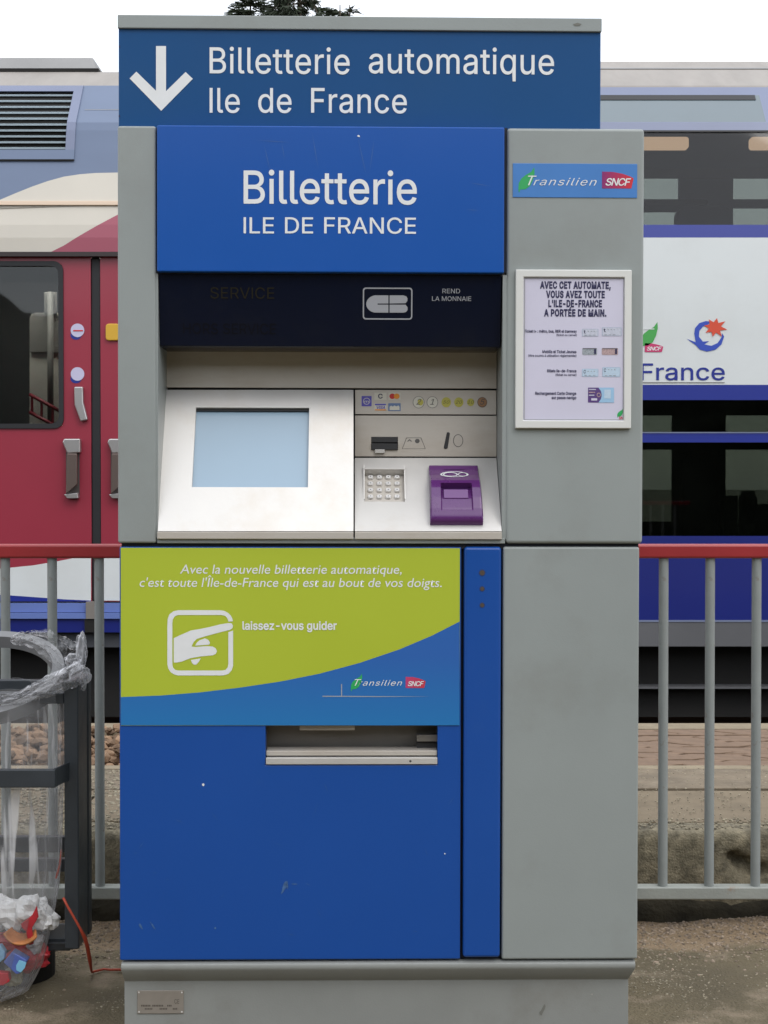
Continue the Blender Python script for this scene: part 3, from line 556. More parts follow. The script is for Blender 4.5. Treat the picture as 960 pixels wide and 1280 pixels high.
# keypad
FK.box('keypad_tray', (454, 584, 507, 629), .0095, .016, STEEL)
gk = FK.box('keypad_guard', (455.2, 584.6, 506, 586.4), -.010, .009, STEELT, bevel=.0005)
for xa in (454.3, 505.3):
    q = FK.rect(xa, 585, xa + 1.5, 624)
    G().prof([(-.010, q[3]), (.004, q[3]), (.004, q[2]), (-.001, q[2])], q[0], q[1]).build('keypad_guard', STEELT, tm, FK.L)
kd = None; mk = mat('key_engraving', (.12, .12, .12), .5)
keys = '123A456B789C*0#D'
for j, ky in enumerate((595.3, 603.4, 611.5, 619.7)):
    for i, kx in enumerate((463.2, 474.3, 485.4, 496.4)):
        x, z = FK.P(kx, ky, .004); h = .0048
        if kd is None:
            g = G(); pr = rrect(-.0056, .0056, -.0050, .0050, .0032, 3); n = len(pr)
            g.add([(a, 0, b) for a, b in pr] + [(a, -h * .7, b) for a, b in pr] + [(a * .8, -h, b * .8) for a, b in pr],
                  [(k, (k + 1) % n, (k + 1) % n + n, k + n) for k in range(n)] + [(k + n, (k + 1) % n + n, (k + 1) % n + 2 * n, k + 2 * n) for k in range(n)] + [tuple(range(2 * n, 3 * n))])
            o = kd = g.build('key', KEYM, tm)
        else:
            o = kd.copy(); COL.objects.link(o)
        o.matrix_local = FK.L @ Matrix.Translation((x, .0095, z))
        kk = G().prism(circ(0, 0, .0013, n=6), -h - .0003, -h + .0002)
        dd = kk.build('key_mark', mk, o)
# purple contactless reader: side profile swept across, with a scooped shelf
zr0 = FK.P(570, 656.5)[1]; zr1 = FK.P(570, 584.5)[1]; hr = zr1 - zr0
xa, xb = FK.P(536.8, 620, -.02)[0], FK.P(602.3, 620, -.02)[0]
def rd(t):   # height of the moulding above the panel at t (0 bottom .. 1 top)
    K_ = ((0, .014), (.05, .020), (.15, .027), (.3, .033), (.45, .035), (.58, .033), (.66, .027), (.75, .020), (.88, .013), (1, .009))
    for (a, ha), (b, hb) in zip(K_, K_[1:]):
        if t <= b:
            f = (t - a) / (b - a); return ha + (hb - ha) * f
    return K_[-1][1]
cols = 22; rows = 30
def rfn(u, v):
    t = v; x = xa + (xb - xa) * u; ex = abs(u - .5) * 2; e = min(1, (1 - ex) / .06)
    y = -rd(t) * (.86 + .14 * math.sqrt(max(0, 1 - (1 - e) ** 2)))
    ez = min(1, min(t, 1 - t) / .03); y *= (.75 + .25 * math.sqrt(max(0, 1 - (1 - ez) ** 2)))
    w = 1 - .05 * t                                   # slightly narrower at its top
    x = (xa + xb) / 2 + (x - (xa + xb) / 2) * w
    if .22 < u < .80 and .12 < t < .53: y += .003 + .011 * min(1, (t - .12) / .41) ** 1.5
    return (x, y, zr0 + hr * t)
g = G(); g.grid(44, 60, rfn)
nb = len(g.v); M1 = 61
# side walls down to the panel
def wall(idx):
    n = len(g.v); g.v.extend([(g.v[i][0], .004, g.v[i][2]) for i in idx])
    for k in range(len(idx) - 1): g.f.append((idx[k], idx[k + 1], n + k + 1, n + k))
wall([j for j in range(61)]); wall([44 * M1 + j for j in range(61)]); wall([i * M1 for i in range(45)]); wall([i * M1 + 60 for i in range(45)])
g.f = [f for f in g.f]
ro = g.build('pass_reader', PURPLE, tm, FK.L, smooth=True)
ro.data.set_sharp_from_angle(angle=R(35))
ro['label'] = 'purple contactless pass reader'
def rq(u0, u1, t0, t1, m, name, off=.0008, pts=None):
    g = G(); g.grid(8, 6, lambda u, v: (lambda p: (p[0], p[1] - off, p[2]))(rfn(u0 + (u1 - u0) * u, t0 + (t1 - t0) * v)))
    return g.build(name, m, ro, FK.L, smooth=True)
rq(.24, .78, .465, .522, PURPLED, 'reader_slot', .0008)
g = G(); q0, q1 = rfn(.5, .44), rfn(.5, .30); xw_ = (xb - xa) * .235
g.prof([(q0[1] + .001, q0[2]), (q0[1] - .0075, q0[2] - .001), (q1[1] - .002, q1[2]), (q1[1] + .001, q1[2])], (xa + xb) / 2 - xw_, (xa + xb) / 2 + xw_)
g.build('reader_ledge', PURPLEL, ro, FK.L, bevel=.0012)
def onreader(name, ring_pts, w, m):
    vs = []; n = len(ring_pts)
    cx = sum(p[0] for p in ring_pts) / n; cz = sum(p[1] for p in ring_pts) / n
    for k in (0, 1):
        for u, t in ring_pts:
            uu = cx + (u - cx) * (1 - k * w); tt = cz + (t - cz) * (1 - k * w * 1.3)
            p = rfn(uu, tt); vs.append((p[0], p[1] - .0009, p[2]))
    G().add(vs, [(i, (i + 1) % n, (i + 1) % n + n, i + n) for i in range(n)]).build(name, m, ro, FK.L)
for cx, rx, rz in ((.5, .285, .080), (.665, .095, .055), (.42, .15, .060)):
    onreader('reader_logo', [(cx + rx * math.cos(2 * math.pi * i / 28), .755 + rz * math.sin(2 * math.pi * i / 28)) for i in range(28)], .12 if rx > .2 else .18, WHITE)
p0 = rfn(.5, .745)
ft = Frame(MM, FK.L @ Matrix.Translation((0, p0[1] - .0012, 0))); ft.root = ro
ft.text('reader_lettering', 'navigo', 555, 582, 603, 4.6, 0, WHITE, parent=ro, bold=.01, slant=.2)
rq(.30, .72, .885, .895, PURPLED, 'reader_slot', .0004)

# header panel lettering
d = -.0086
F.text('lettering', 'Billetterie', 304.5, 521, 254, 40.5, d, WHITE, bold=.006)
F.text('lettering', 'ILE DE FRANCE', 304.5, 520, 291.5, 19.8, d, WHITE, bold=.004, space=1.2)
SCRATCH = mat('faint_scratches', (.045, .13, .36), .6)
rs = random.Random(3)
for (x0_, y0_, x1_, y1_) in ((318, 175, 365, 178), (330, 180, 338, 215), (352, 178, 356, 200), (390, 165, 398, 212), (468, 172, 462, 215), (447, 170, 458, 220), (585, 228, 615, 233), (582, 262, 600, 263)):
    L_ = math.hypot(x1_ - x0_, y1_ - y0_); nx, ny = -(y1_ - y0_) / L_ * .35, (x1_ - x0_) / L_ * .35
    F.deco('scratch', [[(x0_, y0_), ((x0_ + x1_) / 2 + nx, (y0_ + y1_) / 2 + ny), (x1_, y1_), ((x0_ + x1_) / 2 - nx, (y0_ + y1_) / 2 - ny)]], d, SCRATCH)
F.deco('paint_chip', [[(446.5, 170.5), (447.5, 168.5), (449.5, 169.5), (450, 171.5), (448, 171)]], d, WHITE)

# operator sticker on the right panel
def leaf(fr, x, y, s_, d, m, parent=None, name='leaf_emblem'):
    pts = [(-7.5, 17), (-8, 11), (-7.5, 4), (-3.5, -3), (3, -8), (10, -12), (14.5, -18.5), (15, -10), (12.5, 0), (8.5, 8), (2, 12.5), (-5.5, 13), (-6.5, 17)]
    return fr.deco(name, [[(x + a * s_, y + b * s_) for a, b in pts]], d, m, parent)
SNCF = lambda n, xm, sx: grad(n, (.22, .012, .14), (.62, .02, .02), 0, xm, sx)
LEAF = mat('leaf_green_print', (.025, .36, .10), .45)
STK = mat('sticker_blue', (.055, .20, .52), .35, var=.04, scale=10)
st = F.box('operator_sticker', (641, 204.5, 796.5, 247), -.0016, .001, STK, bevel=.0006)
leaf(F, 655, 225.5, .88, -.002, LEAF, st)
F.text('sticker_lettering', 'T', 655.5, 666, 231.5, 12, -.0024, WHITE, parent=st, slant=.35)
F.text('sticker_lettering', 'ransilien', 666.5, 743.5, 231.5, 9.2, -.0022, WHITE, parent=st, slant=.35, track=.06, bold=-.002)
def badge(fr, x0, y0, x1, y1, d, m, parent, txt=True):
    w, h = x1 - x0, y1 - y0
    fr.deco('red_emblem', [[(x0, y0), (x0 + .35 * w, y0 + .02 * h), (x0 + .65 * w, y0 + .13 * h), (x0 + .88 * w, y0 + .28 * h), (x1, y0 + .40 * h), (x1 - .07 * w, y1), (x0, y1)]], d, m, parent)
    if txt: fr.text('sticker_lettering', 'SNCF', x0 + .10 * w, x0 + .86 * w, y0 + .82 * h, .42 * h, d - .0004, WHITE, parent=parent, slant=.25, bold=.012, track=-.06)
xm, _ = F.P(752, 226); xs, _ = F.P(792, 226)
badge(F, 752.5, 214.5, 792, 235.5, -.002, SNCF('magenta_red_print', xm, xs), st)

# framed notice
nf = F.plate('notice_frame', (644.5, 337, 789.5, 535.5), (654.5, 346.5, 780.5, 525.5), -.010, .001, WHITEF, bevel=.002)
F.box('notice_paper', (653, 345, 782, 527), -.005, .0, PAPER, nf)
outline(F, (655.2, 347.2, 779.8, 524.8), .8, .0008, -.0065, mat('frame_line_grey', (.33, .33, .34)), 'inner_line', nf)  # thin grey outline just inside the frame
dn = -.0055
for s_, a_, b_, y_ in (('AVEC CET AUTOMATE,', 675, 763.5, 360.3), ('VOUS AVEZ TOUTE', 682.5, 756, 371.9), ("L'ILE-DE-FRANCE", 685.5, 752.5, 383.4), ('A PORTÉE DE MAIN.', 680, 758, 395)):
    F.text('notice_lettering', s_, a_, b_, y_, 8.1, dn, INK, parent=nf, bold=.040, track=.045, space=1.2)
for s_, a_, b_, y_, c_ in (('Ticket t+ : métro, bus, RER et tramway', 655.5, 721, 415.6, 3.4), ('(ticket ou carnet)', 695.5, 721, 420, 2.6),
                         ('Mobilis et Ticket Jeunes', 678, 720.5, 441.2, 3.4), ('(titre soumis à utilisation réglementée)', 660.5, 720.5, 445.8, 2.8),
                         ('Billets Ile-de-France', 684, 720.5, 465.2, 3.4), ('(ticket ou carnet)', 694.5, 720.5, 469.8, 2.8),
                         ('Rechargement Carte Orange', 669, 720.3, 493.4, 3.6), ('sur passe navigo', 689.5, 720.3, 498.8, 3.6)):
    F.text('notice_lettering', s_, a_, b_, y_, c_, dn, INK, parent=nf, bold=.022 if c_ > 3 else .012, track=.01)
TK1 = mat('pale_ticket_print', (.53, .55, .64), .45, var=.1, scale=300); TK2 = mat('grey_ticket_print', (.30, .33, .36), .45, var=.35, scale=400)
TK3 = mat('pink_ticket_print', (.42, .30, .30), .45, var=.35, scale=400); TKB = mat('blue_white_ticket_print', (.48, .60, .72), .45, var=.08, scale=200)
tk = [(727.5, 411, 748, 420.5, TK1), (752.5, 409, 777, 420, TK1), (728, 435, 746.3, 443.6, TK2), (752.3, 435, 772.5, 443.6, TK3), (727.5, 461, 748, 470.8, TKB), (753, 459, 775.5, 471, TKB)]
for i, (a_, b_, c_, d_, m) in enumerate(tk):
    F.rdeco('ticket_picture', (a_, b_, c_, d_), dn, m, nf, rad=.002)
    if m in (TK1, TKB):
        F.text('notice_lettering', 'C' if m is TKB else 't', a_ + 2, a_ + 4.6, b_ + 5.6, 4, dn - .0004, INK, parent=nf, bold=.01)
        for q in range(3): F.rdeco('ticket_print_line', (a_ + 3 + q * 5.2, d_ - 2, a_ + 6.4 + q * 5.2, d_ - 1.3), dn - .0004, TK2, nf)
        for q in range(3): F.rdeco('ticket_print_line', (a_ + 7 + q * 3.8, b_ + 2.6, a_ + 8.6 + q * 3.8, b_ + 3.6), dn - .0004, TK2, nf)
        ring(F, [(a_ + .3, b_ + .3), (c_ - .3, b_ + .3), (c_ - .3, d_ - .3), (a_ + .3, d_ - .3)], .4, dn - .0003, PALEB, 'ticket_outline', nf)
    else:
        F.rdeco('ticket_print_line', (c_ - 3.6, b_ + 1, c_ - 1.2, d_ - 1), dn - .0004, INK, nf)
        F.rdeco('ticket_print_line', (a_ + .5, b_ + .3, c_ - .5, b_ + 1.3), dn - .0004, mat('grey_ink', (.12, .11, .13)), nf)
CPU = mat('plum_print', (.10, .05, .20), .4)
F.rdeco('pass_picture', (735, 484.5, 752, 503.2), dn, CPU, nf)
F.deco('pass_picture', [[(748, 484.5), (767.5, 484.5), (767.5, 503.2), (748, 503.2), (751, 499), (752.4, 494), (751, 488.5)]], dn - .0003, mat('sky_print', (.32, .52, .72), .4), nf)
F.rdeco('pass_picture', (755.3, 487, 763.5, 498), dn - .0006, TKB, nf, rad=.001)
for q in range(3): F.rdeco('pass_print_line', (736, 486.2 + q * 3.6, 745 - q, 487.4 + q * 3.6), dn - .0006, TK1 if q != 1 else TK3, nf)
F.rdeco('pass_print_line', (739, 497.8, 746.5, 500.6), dn - .0006, PAPER, nf, rad=.001)
ring(F, circ(748.5, 493.6, 2.6, 2.8), 1, dn - .0006, TK3, 'pass_print_line', nf)
leaf(F, 774.2, 516.4, .34, dn, LEAF, nf)
F.text('notice_lettering', 'SN', 773.6, 779, 524, 3.2, dn, REDP, parent=nf, bold=.02)

# top sign
zs0, zs1 = F.P(475, 157)[1] - .002, F.P(475, 35.5, .03)[1]
xs0, xs1 = F.P(148, 90, .03)[0], F.P(751, 90, .03)[0]
sg = G().box(xs0, xs1, .03, .20, zs0, zs1).build('sign_box', SIGNB, tm, bevel=.003)
G().box(xs0 - .0008, xs1 + .001, .024, .21, F.P(475, 37.5, .024)[1], F.P(475, 20.5, .024)[1]).build('sign_cap', PAINT, tm, bevel=.002)
ds = .0292
F.text('sign_lettering', 'Billetterie automatique', 262, 692.5, 91.3, 32, ds, WHITE, parent=sg, space=1.9, track=.012, bold=.004)
F.text('sign_lettering', 'Ile de France', 262, 508.5, 140.6, 30.5, ds, WHITE, parent=sg, space=1.9, track=.012, bold=.004)
F.deco('sign_arrow', [[(195, 57.5), (207.5, 57.5), (207.5, 114), (232, 90), (241, 98.5), (201.5, 138.5), (162, 98), (170.5, 89.5), (195, 113.5)]], ds, WHITE, sg)
for yy in (58, 145):
    for xx in (149.2,): F.deco('rivet', [circ(xx, yy, 1, 1.2, 8)], ds, INK, sg)
wd = mat('cap_grime', (.16, .16, .14), .6)
F.deco('grime_mark', [[(716, 30), (722, 28.5), (727, 30), (725, 32), (719, 32.5)]], .0232, wd, sg)

# lower unit
DP = .006
dr = F.rect(149.5, 683.5, 575.8, 1200, DP); hl = F.rect(332, 907.5, 547, 956, DP)
door = G().hole(dr, hl, DP, DP + .03).build('lower_door', BLUED, tm, bevel=.003)
F.box('side_panel', (628, 683.5, 798.2, 1199.5), .004, .62, PAINT, bevel=.005, seg=3)
F.box('blue_post', (579.5, 683.5, 626, 1197.5), .000, .15, BLUED, bevel=.007, seg=4)
F.box('panel_joint', (570, 684, 632, 1198), .022, .16, GAP)
G().box(dr[0] + .006, dr[0] + .03, .035, .62, zB, zS - .006).build('side_panel', PAINT, tm)
# tray behind the door opening
TR = mat('dull_tray_steel', (.20, .185, .165), .5, metal=.5, var=.15, scale=9, rvar=.1)
F.box('tray_back', (320, 900, 560, 962), .075, .085, TR)
a = F.rect(332, 907.5, 547, 956, DP)
g = G().box(a[0] - .006, a[0] - .0005, DP + .031, .075, a[2] - .01, a[3] + .01).box(a[1] + .0005, a[1] + .006, DP + .031, .075, a[2] - .01, a[3] + .01).box(a[0] - .006, a[1] + .006, DP + .031, .075, a[3] + .0005, a[3] + .006).box(a[0] - .006, a[1] + .006, DP + .031, .075, a[2] - .006, a[2] - .0005)
g.build('tray_liner', TR, tm)
F.box('tray_flap', (332.8, 938.5, 546.4, 944.6), .012, .06, STEEL, bevel=.001)
F.box('tray_lip', (332.3, 947.2, 546.8, 955.6), .003, .06, STEELT, bevel=.0012)
F.box('tray_tab', (374.5, 905, 443.5, 913), .03, .05, STEEL, bevel=.001)
F.box('tray_tab', (521, 918.5, 546.5, 927), .03, .05, TR, bevel=.001)
F.box('tray_tab', (521, 928, 546.5, 937), .045, .055, DKMET)
F.deco('screw_mark', [circ(513, 951.5, 1.5, 1.5, 8)], .0028, DKMET)
# printed poster on the door
zp0, zp1 = F.P(475, 906, DP)[1], F.P(475, 770, DP)[1]
PB = grad('blue_swoosh_print', (.014, .165, .43), (.022, .115, .40), 2, zp0, zp0 + .14)
po = F.box('door_poster', (151, 685, 574.6, 906.8), DP - .0018, DP + .001, GREEN)
po['label'] = 'lime green and blue printed poster'
dq = DP - .0023
curve = [(151.2, 871.3), (200, 869.5), (250, 865.5), (300, 859.5), (350, 852), (400, 842), (450, 828.5), (500, 811.5), (540, 794.5), (574.4, 777)]
F.deco('blue_swoosh', [curve + [(574.4, 906.6), (151.2, 906.6)]], dq, PB, po)
F.text('poster_lettering', 'Avec la nouvelle billetterie automatique,', 225, 502, 717, 10.5, dq, WHITE, parent=po, font='B', slant=.16, space=.95, bold=.0025)
F.text('poster_lettering', "c'est toute l'Île-de-France qui est au bout de vos doigts.", 174, 552, 733.5, 10.5, dq, WHITE, parent=po, font='B', slant=.16, space=.95, bold=.0025)
F.text('poster_lettering', 'laissez-vous guider', 303, 421, 787, 10, dq, WHITE, parent=po, bold=.020)
def zz(x, y): return (200 + x / 9.6, 755 + y / 9.6)
o_ = [zz(*p) for p in [(875, 208), (870, 180), (850, 140), (815, 105), (770, 82), (720, 74), (220, 74), (160, 88), (112, 125), (92, 180), (88, 250), (88, 720), (98, 775), (130, 820), (175, 848), (220, 857), (760, 857), (820, 840), (860, 795), (877, 740), (877, 318), (820, 338), (820, 720), (812, 760), (785, 790), (750, 798), (220, 798), (180, 790), (155, 760), (148, 720), (148, 230), (155, 180), (180, 145), (220, 132), (740, 132), (780, 142), (805, 165), (822, 212)]]
F.deco('pointing_hand_sign', [o_], dq, WHITE, po)
F.deco('pointing_hand_sign', [[zz(*p) for p in [(165, 410), (240, 375), (370, 318), (480, 300), (600, 275), (720, 245), (820, 228), (858, 232), (877, 262), (868, 292), (840, 310), (720, 340), (600, 372), (500, 400), (440, 420), (405, 455), (378, 510), (420, 516), (560, 506), (630, 510), (668, 530), (684, 565), (668, 600), (630, 616), (480, 630), (370, 650), (260, 692), (200, 703), (165, 703)]],
                              [zz(*p) for p in [(420, 500), (440, 465), (475, 435), (540, 412), (580, 430), (600, 465), (590, 488)]], [zz(*p) for p in [(370, 672), (490, 652), (465, 695), (435, 728), (405, 728), (382, 705)]]], dq, WHITE, po)
leaf(F, 443.5, 853.5, .62, dq - .0004, LEAF, po)
F.text('poster_lettering', 'T', 440, 448, 857, 8, dq - .0007, WHITE, parent=po, slant=.35)
F.text('poster_lettering', 'ransilien', 448, 501, 857, 6.8, dq - .0004, WHITE, parent=po, slant=.35, track=.06)
xm, _ = F.P(507, 853, dq); xs, _ = F.P(532, 853, dq)
badge(F, 507, 846, 532, 860, dq - .0004, grad('pink_red_print', (.50, .05, .16), (.52, .04, .06), 0, xm, xs), po)
F.deco('poster_rule', [[(403, 869.7), (470, 870.2), (538, 870.6), (470, 871.2), (403, 870.9)]], dq - .0004, GREY, po)
F.deco('poster_rule', [[(426.4, 855), (427.6, 855), (427.6, 869.8), (426.4, 869.8)]], dq - .0004, GREY, po)
# post holes
for yy, rr in ((716, 3.3), (736, 2.6), (756.5, 2.6)):
    F.deco('indicator_hole', [circ(602.7, yy, rr + .9, rr + .9, 14)], -.0004, mat('hole_rim', (.02, .05, .16), .4)); F.deco('indicator_hole', [circ(602.7, yy, rr, rr, 14)], -.0008, mat('hole_brown', (.07, .05, .04), .5))
# scuffs on the door
SC = mat('pale_scuff', (.045, .115, .27), .6, var=.4, scale=90)
SC2 = mat('pale_scuff_light', (.10, .20, .36), .6)
def blob(cx, cy, rx, ry, m, seed, dd=DP - .0006, lean=0.0, parent=None):
    r_ = random.Random(seed); n = 14
    F.deco('scuff', [[(cx + rx * (.55 + .6 * r_.random()) * math.cos(2 * math.pi * i / n) + lean * math.sin(2 * math.pi * i / n), cy + ry * (.55 + .6 * r_.random()) * math.sin(2 * math.pi * i / n)) for i in range(n)]], dd, m, parent or door)
for i, (x, y, rx, ry, ln, m) in enumerate(((355, 1110, 2.2, 9, -3, SC), (359, 1106, 1.4, 6, 0, SC), (176, 1158, 1.6, 4.5, 2, SC), (191, 1157, 1.2, 6, 3, SC), (254, 981, 2, 2, 0, WHITE), (556, 1067, .8, 1.2, 0, WHITE), (269, 1160, 1.2, 1.3, 0, SC2), (368, 1105, 5, .9, 0, SC))):
    blob(x, y, rx, ry, m, i, lean=ln)
rs = random.Random(9)
for k in range(16):
    x, y = rs.uniform(160, 565), rs.uniform(975, 1190); a_ = rs.uniform(0, 3.14); l = rs.uniform(2, 9); w_ = rs.uniform(.12, .3)
    dx, dy = math.cos(a_) * l, math.sin(a_) * l; nx_, ny_ = -math.sin(a_) * w_, math.cos(a_) * w_
    F.deco('scratch', [[(x - dx, y - dy), (x + nx_, y + ny_), (x + dx, y + dy), (x - nx_, y - ny_)]], DP - .0005, SC, door)
# plinth with a rounded bead above and a chamfer in shade under it
zq = [F.P(475, y, .01)[1] for y in (1201.5, 1211, 1230)]
prof = [(.012, zq[0]), (.004, zq[0] - .003), (.002, zq[0] - .009), (.004, zq[1]), (.030, zq[2] + .004), (.034, zq[2]), (.034, 0.0), (.60, 0.0), (.60, zq[0])]
xp0, xp1 = F.P(155.5, 1250, .034)[0], F.P(785.5, 1250, .034)[0]; xb0, xb1 = F.P(151, 1206, .002)[0], F.P(794.5, 1206, .002)[0]
g = G(); n = len(prof)
w = [0, 0, 0, 0, .9, 1, 1, 1, 0]
g.add([(xb0 + (xp0 - xb0) * w[i], y, z) for i, (y, z) in enumerate(prof)] + [(xb1 + (xp1 - xb1) * w[i], y, z) for i, (y, z) in enumerate(prof)],
      [tuple(range(n)), tuple(range(2 * n - 1, n - 1, -1))] + [(i, i + n, (i + 1) % n + n, (i + 1) % n) for i in range(n)])
pl = g.build('plinth', PLINTH, tm, bevel=.0015)
rp = F.box('rating_plate', (171.5, 1238.3, 229.5, 1267.3), .0315, .036, mat('rating_plate_alloy', (.30, .27, .235), .4, metal=.3, var=.06, scale=30), bevel=.0012)
PLK = mat('plate_ink', (.10, .085, .07), .5)
dd = .0311
for (a_, b_, c_, h_) in ((184, 244, 199, .9), (178, 250.5, 197, .7), (177.5, 253.4, 205, .7), (213, 241, 224, 1), (210, 243.3, 222, 1), (206, 245.4, 220.5, 1)):
    F.deco('plate_print', [[(a_, b_), (c_, b_), (c_ - .6, b_ + h_), (a_ - .2, b_ + h_)]], dd, PLK, rp)
F.text('plate_print', 'CE', 218, 224, 1254.5 , 5.5, dd, PLK, parent=rp)
for a_, c_ in ((176.5, 189), (190.5, 206), (209, 215)):
    for q in range(int((c_ - a_) / 2)): F.rdeco('plate_print', (a_ + q * 2, 1256, a_ + q * 2 + 1.4, 1258.2), dd, PLK, rp)
for a_, c_ in ((181, 192), (199.5, 211), (216, 223)):
    for q in range(int((c_ - a_) / 2)): F.rdeco('plate_print', (a_ + q * 2, 1260, a_ + q * 2 + 1.4, 1262), dd, PLK, rp)
for a_, b_ in ((173.6, 1240.5), (227.3, 1240.5), (173.8, 1264.8), (227.3, 1264.8)): F.deco('rivet', [circ(a_, b_, 1.1, 1.1, 10)], dd, KEYM, rp)
blob(678, 1263, 2.5, 7, mat('plinth_scuff', (.17, .17, .15), .6), 50, .0332, -3, pl)
blob(740, 1243, 1.6, 1.2, mat('plinth_scuff2', (.34, .33, .30), .6), 51, .0332, 0, pl)
# ------------------------------------------------------------------ ground and platform
def nz(x, y, z=0, s=1.0): return noise.noise(Vector((x * s, y * s, z * s)))
GND = mat('muddy_asphalt', (.150, .120, .070), .85, var=.30, scale=2.2, bump=.9, bscale=150, dirt=(.30, .235, .165), dirt_amt=.85, dscale=5.5, dlo=.52, dhi=.68)
t_ = GND.node_tree; p_ = t_.nodes['Principled BSDF']; src = p_.inputs['Base Color'].links[0].from_socket
a_ = N(t_, 'ShaderNodeTexCoord'); b_ = N(t_, 'ShaderNodeSeparateXYZ'); c_ = N(t_, 'ShaderNodeTexNoise'); c_.inputs['Scale'].default_value = 3.0; c_.inputs['Detail'].default_value = 5
t_.links.new(a_.outputs['Object'], b_.inputs[0]); t_.links.new(a_.outputs['Object'], c_.inputs['Vector'])
d_ = N(t_, 'ShaderNodeMath', operation='MULTIPLY_ADD'); d_.inputs[1].default_value = .55; t_.links.new(c_.outputs[0], d_.inputs[0]); t_.links.new(b_.outputs[1], d_.inputs[2])
e_ = N(t_, 'ShaderNodeMapRange'); e_.inputs[1].default_value = 3.90; e_.inputs[2].default_value = 3.97; t_.links.new(d_.outputs[0], e_.inputs[0])
f_ = N(t_, 'ShaderNodeMix', data_type='RGBA'); f_.inputs[7].default_value = (.27, .195, .12, 1); t_.links.new(e_.outputs[0], f_.inputs[0]); t_.links.new(src, f_.inputs[6])
t_.links.new(f_.outputs[2], p_.inputs['Base Color'])       # sand washed up along the platform foot
def axis(c0, c1, step, far, k=1.35):
    a = []; x = c0
    while x <= c1 + 1e-6: a.append(x); x += step
    s = step; lo = [c0]; hi = [c1]
    while hi[-1] < far: s *= k; hi.append(hi[-1] + s); lo.append(lo[-1] - s)
    return lo[:0:-1] + a + hi[1:]
xs = axis(-2.2, 2.2, .03, 160)
ys = []
y = 4.14; s = .025
while y > -160:
    ys.append(y); s = .025 if y > 2.7 else s * 1.3; y -= s
ys = ys[::-1]
def gz(x, y):
    w = max(0, min(1, (2.6 - abs(x)) / .4)) * max(0, min(1, (y - 2.4) / .3))
    r = .022 * max(0, 1 - abs(y - 3.9) / .34) * (.6 + nz(x, y, 3, 3))          # grit banked against the kerb
    return w * (.008 * nz(x, y, 0, 2.5) + .005 * nz(x, y, 1, 11) + .003 * nz(x, y, 2, 35) + r)
g = G(); nx, ny = len(xs), len(ys)
g.add([(x, y, gz(x, y)) for x in xs for y in ys], [(i * ny + j, (i + 1) * ny + j, (i + 1) * ny + j + 1, i * ny + j + 1) for i in range(nx - 1) for j in range(ny - 1)])
tag(g.build('ground', GND, smooth=True), kind='structure')
def ico_pts(rs, r, flatz=.7):
    vs = []
    t = (1 + 5 ** .5) / 2
    base = [(-1, t, 0), (1, t, 0), (-1, -t, 0), (1, -t, 0), (0, -1, t), (0, 1, t), (0, -1, -t), (0, 1, -t), (t, 0, -1), (t, 0, 1), (-t, 0, -1), (-t, 0, 1)]
    q = Matrix.Rotation(rs.random() * 6.28, 3, 'Z') @ Matrix.Rotation(rs.random() * 6.28, 3, 'X')
    sx = .7 + .6 * rs.random(); sy = .7 + .6 * rs.random()
    for b in base:
        v = q @ Vector(b).normalized() * r * (.8 + .35 * rs.random()); vs.append((v.x * sx, v.y * sy, v.z * flatz))
    return vs
ICO = [(0, 11, 5), (0, 5, 1), (0, 1, 7), (0, 7, 10), (0, 10, 11), (1, 5, 9), (5, 11, 4), (11, 10, 2), (10, 7, 6), (7, 1, 8), (3, 9, 4), (3, 4, 2), (3, 2, 6), (3, 6, 8), (3, 8, 9), (4, 9, 5), (2, 4, 11), (6, 2, 10), (8, 6, 7), (9, 8, 1)]
def scatter(name, n, fn, m, seed, parent=None, kind='stuff'):
    rs = random.Random(seed); g = G()
    for _ in range(n):
        x, y, z, r = fn(rs)
        g.add([(x + a, y + b, z + c) for a, b, c in ico_pts(rs, r)], ICO)
    o = g.build(name, m, parent, fix=False); tag(o, kind=kind); return o
GRIT = mat('pinkish_grit', (.25, .195, .145), .9, island=.45)
GRITP = mat('pale_grit', (.27, .235, .17), .9, island=.4)
def f1(rs):
    x = rs.uniform(-2.2, 2.2); y = 3.93 - abs(rs.gauss(0, .17)); return x, y, gz(x, y), rs.uniform(.0015, .0055)
o = scatter('grit', 15000, f1, GRIT, 1); o['label'] = 'fine pinkish grit banked along the foot of the platform edge'; o['category'] = 'grit'
def f2(rs):
    while True:
        x = rs.uniform(-2.2, 2.2); y = rs.uniform(2.75, 3.85)
        if nz(x, y, 5, 4) > rs.uniform(-.1, .45): return x, y, gz(x, y), rs.uniform(.0008, .003)
o = scatter('loose_gravel', 15000, f2, GRITP, 2); o['label'] = 'pale loose gravel scattered on the muddy asphalt'; o['category'] = 'gravel'

PH = .236
KERB = mat('rough_kerb_concrete', (.215, .185, .125), .92, var=.5, scale=38, bump=.6, bscale=170, dirt=(.055, .048, .032), dirt_amt=.8, dscale=9, dlo=.48, dhi=.66)
CONC = mat('worn_platform_concrete', (.175, .138, .094), .88, var=.25, scale=9, bump=.3, bscale=80, dirt=(.26, .215, .155), dirt_amt=.6, dscale=16, dlo=.5, dhi=.7)
CONC2 = mat('smooth_platform_slab', (.195, .152, .098), .85, var=.25, scale=7, bump=.15, bscale=60, dirt=(.12, .10, .07), dirt_amt=.5, dscale=7, dlo=.5, dhi=.75)
PAVE = mat('reddish_paver', (.185, .122, .080), .85, var=.2, scale=14, bump=.1, bscale=120, dirt=(.13, .09, .065), dirt_amt=.5, dscale=12, dlo=.5, dhi=.7)
EDGE = mat('platform_edge_stone', (.24, .195, .13), .85, var=.2, scale=10, bump=.3)
pc = G().box(-60, 60, 4.2, 5.68, -.7, PH - .03).build('platform', CONC); tag(pc, kind='structure')
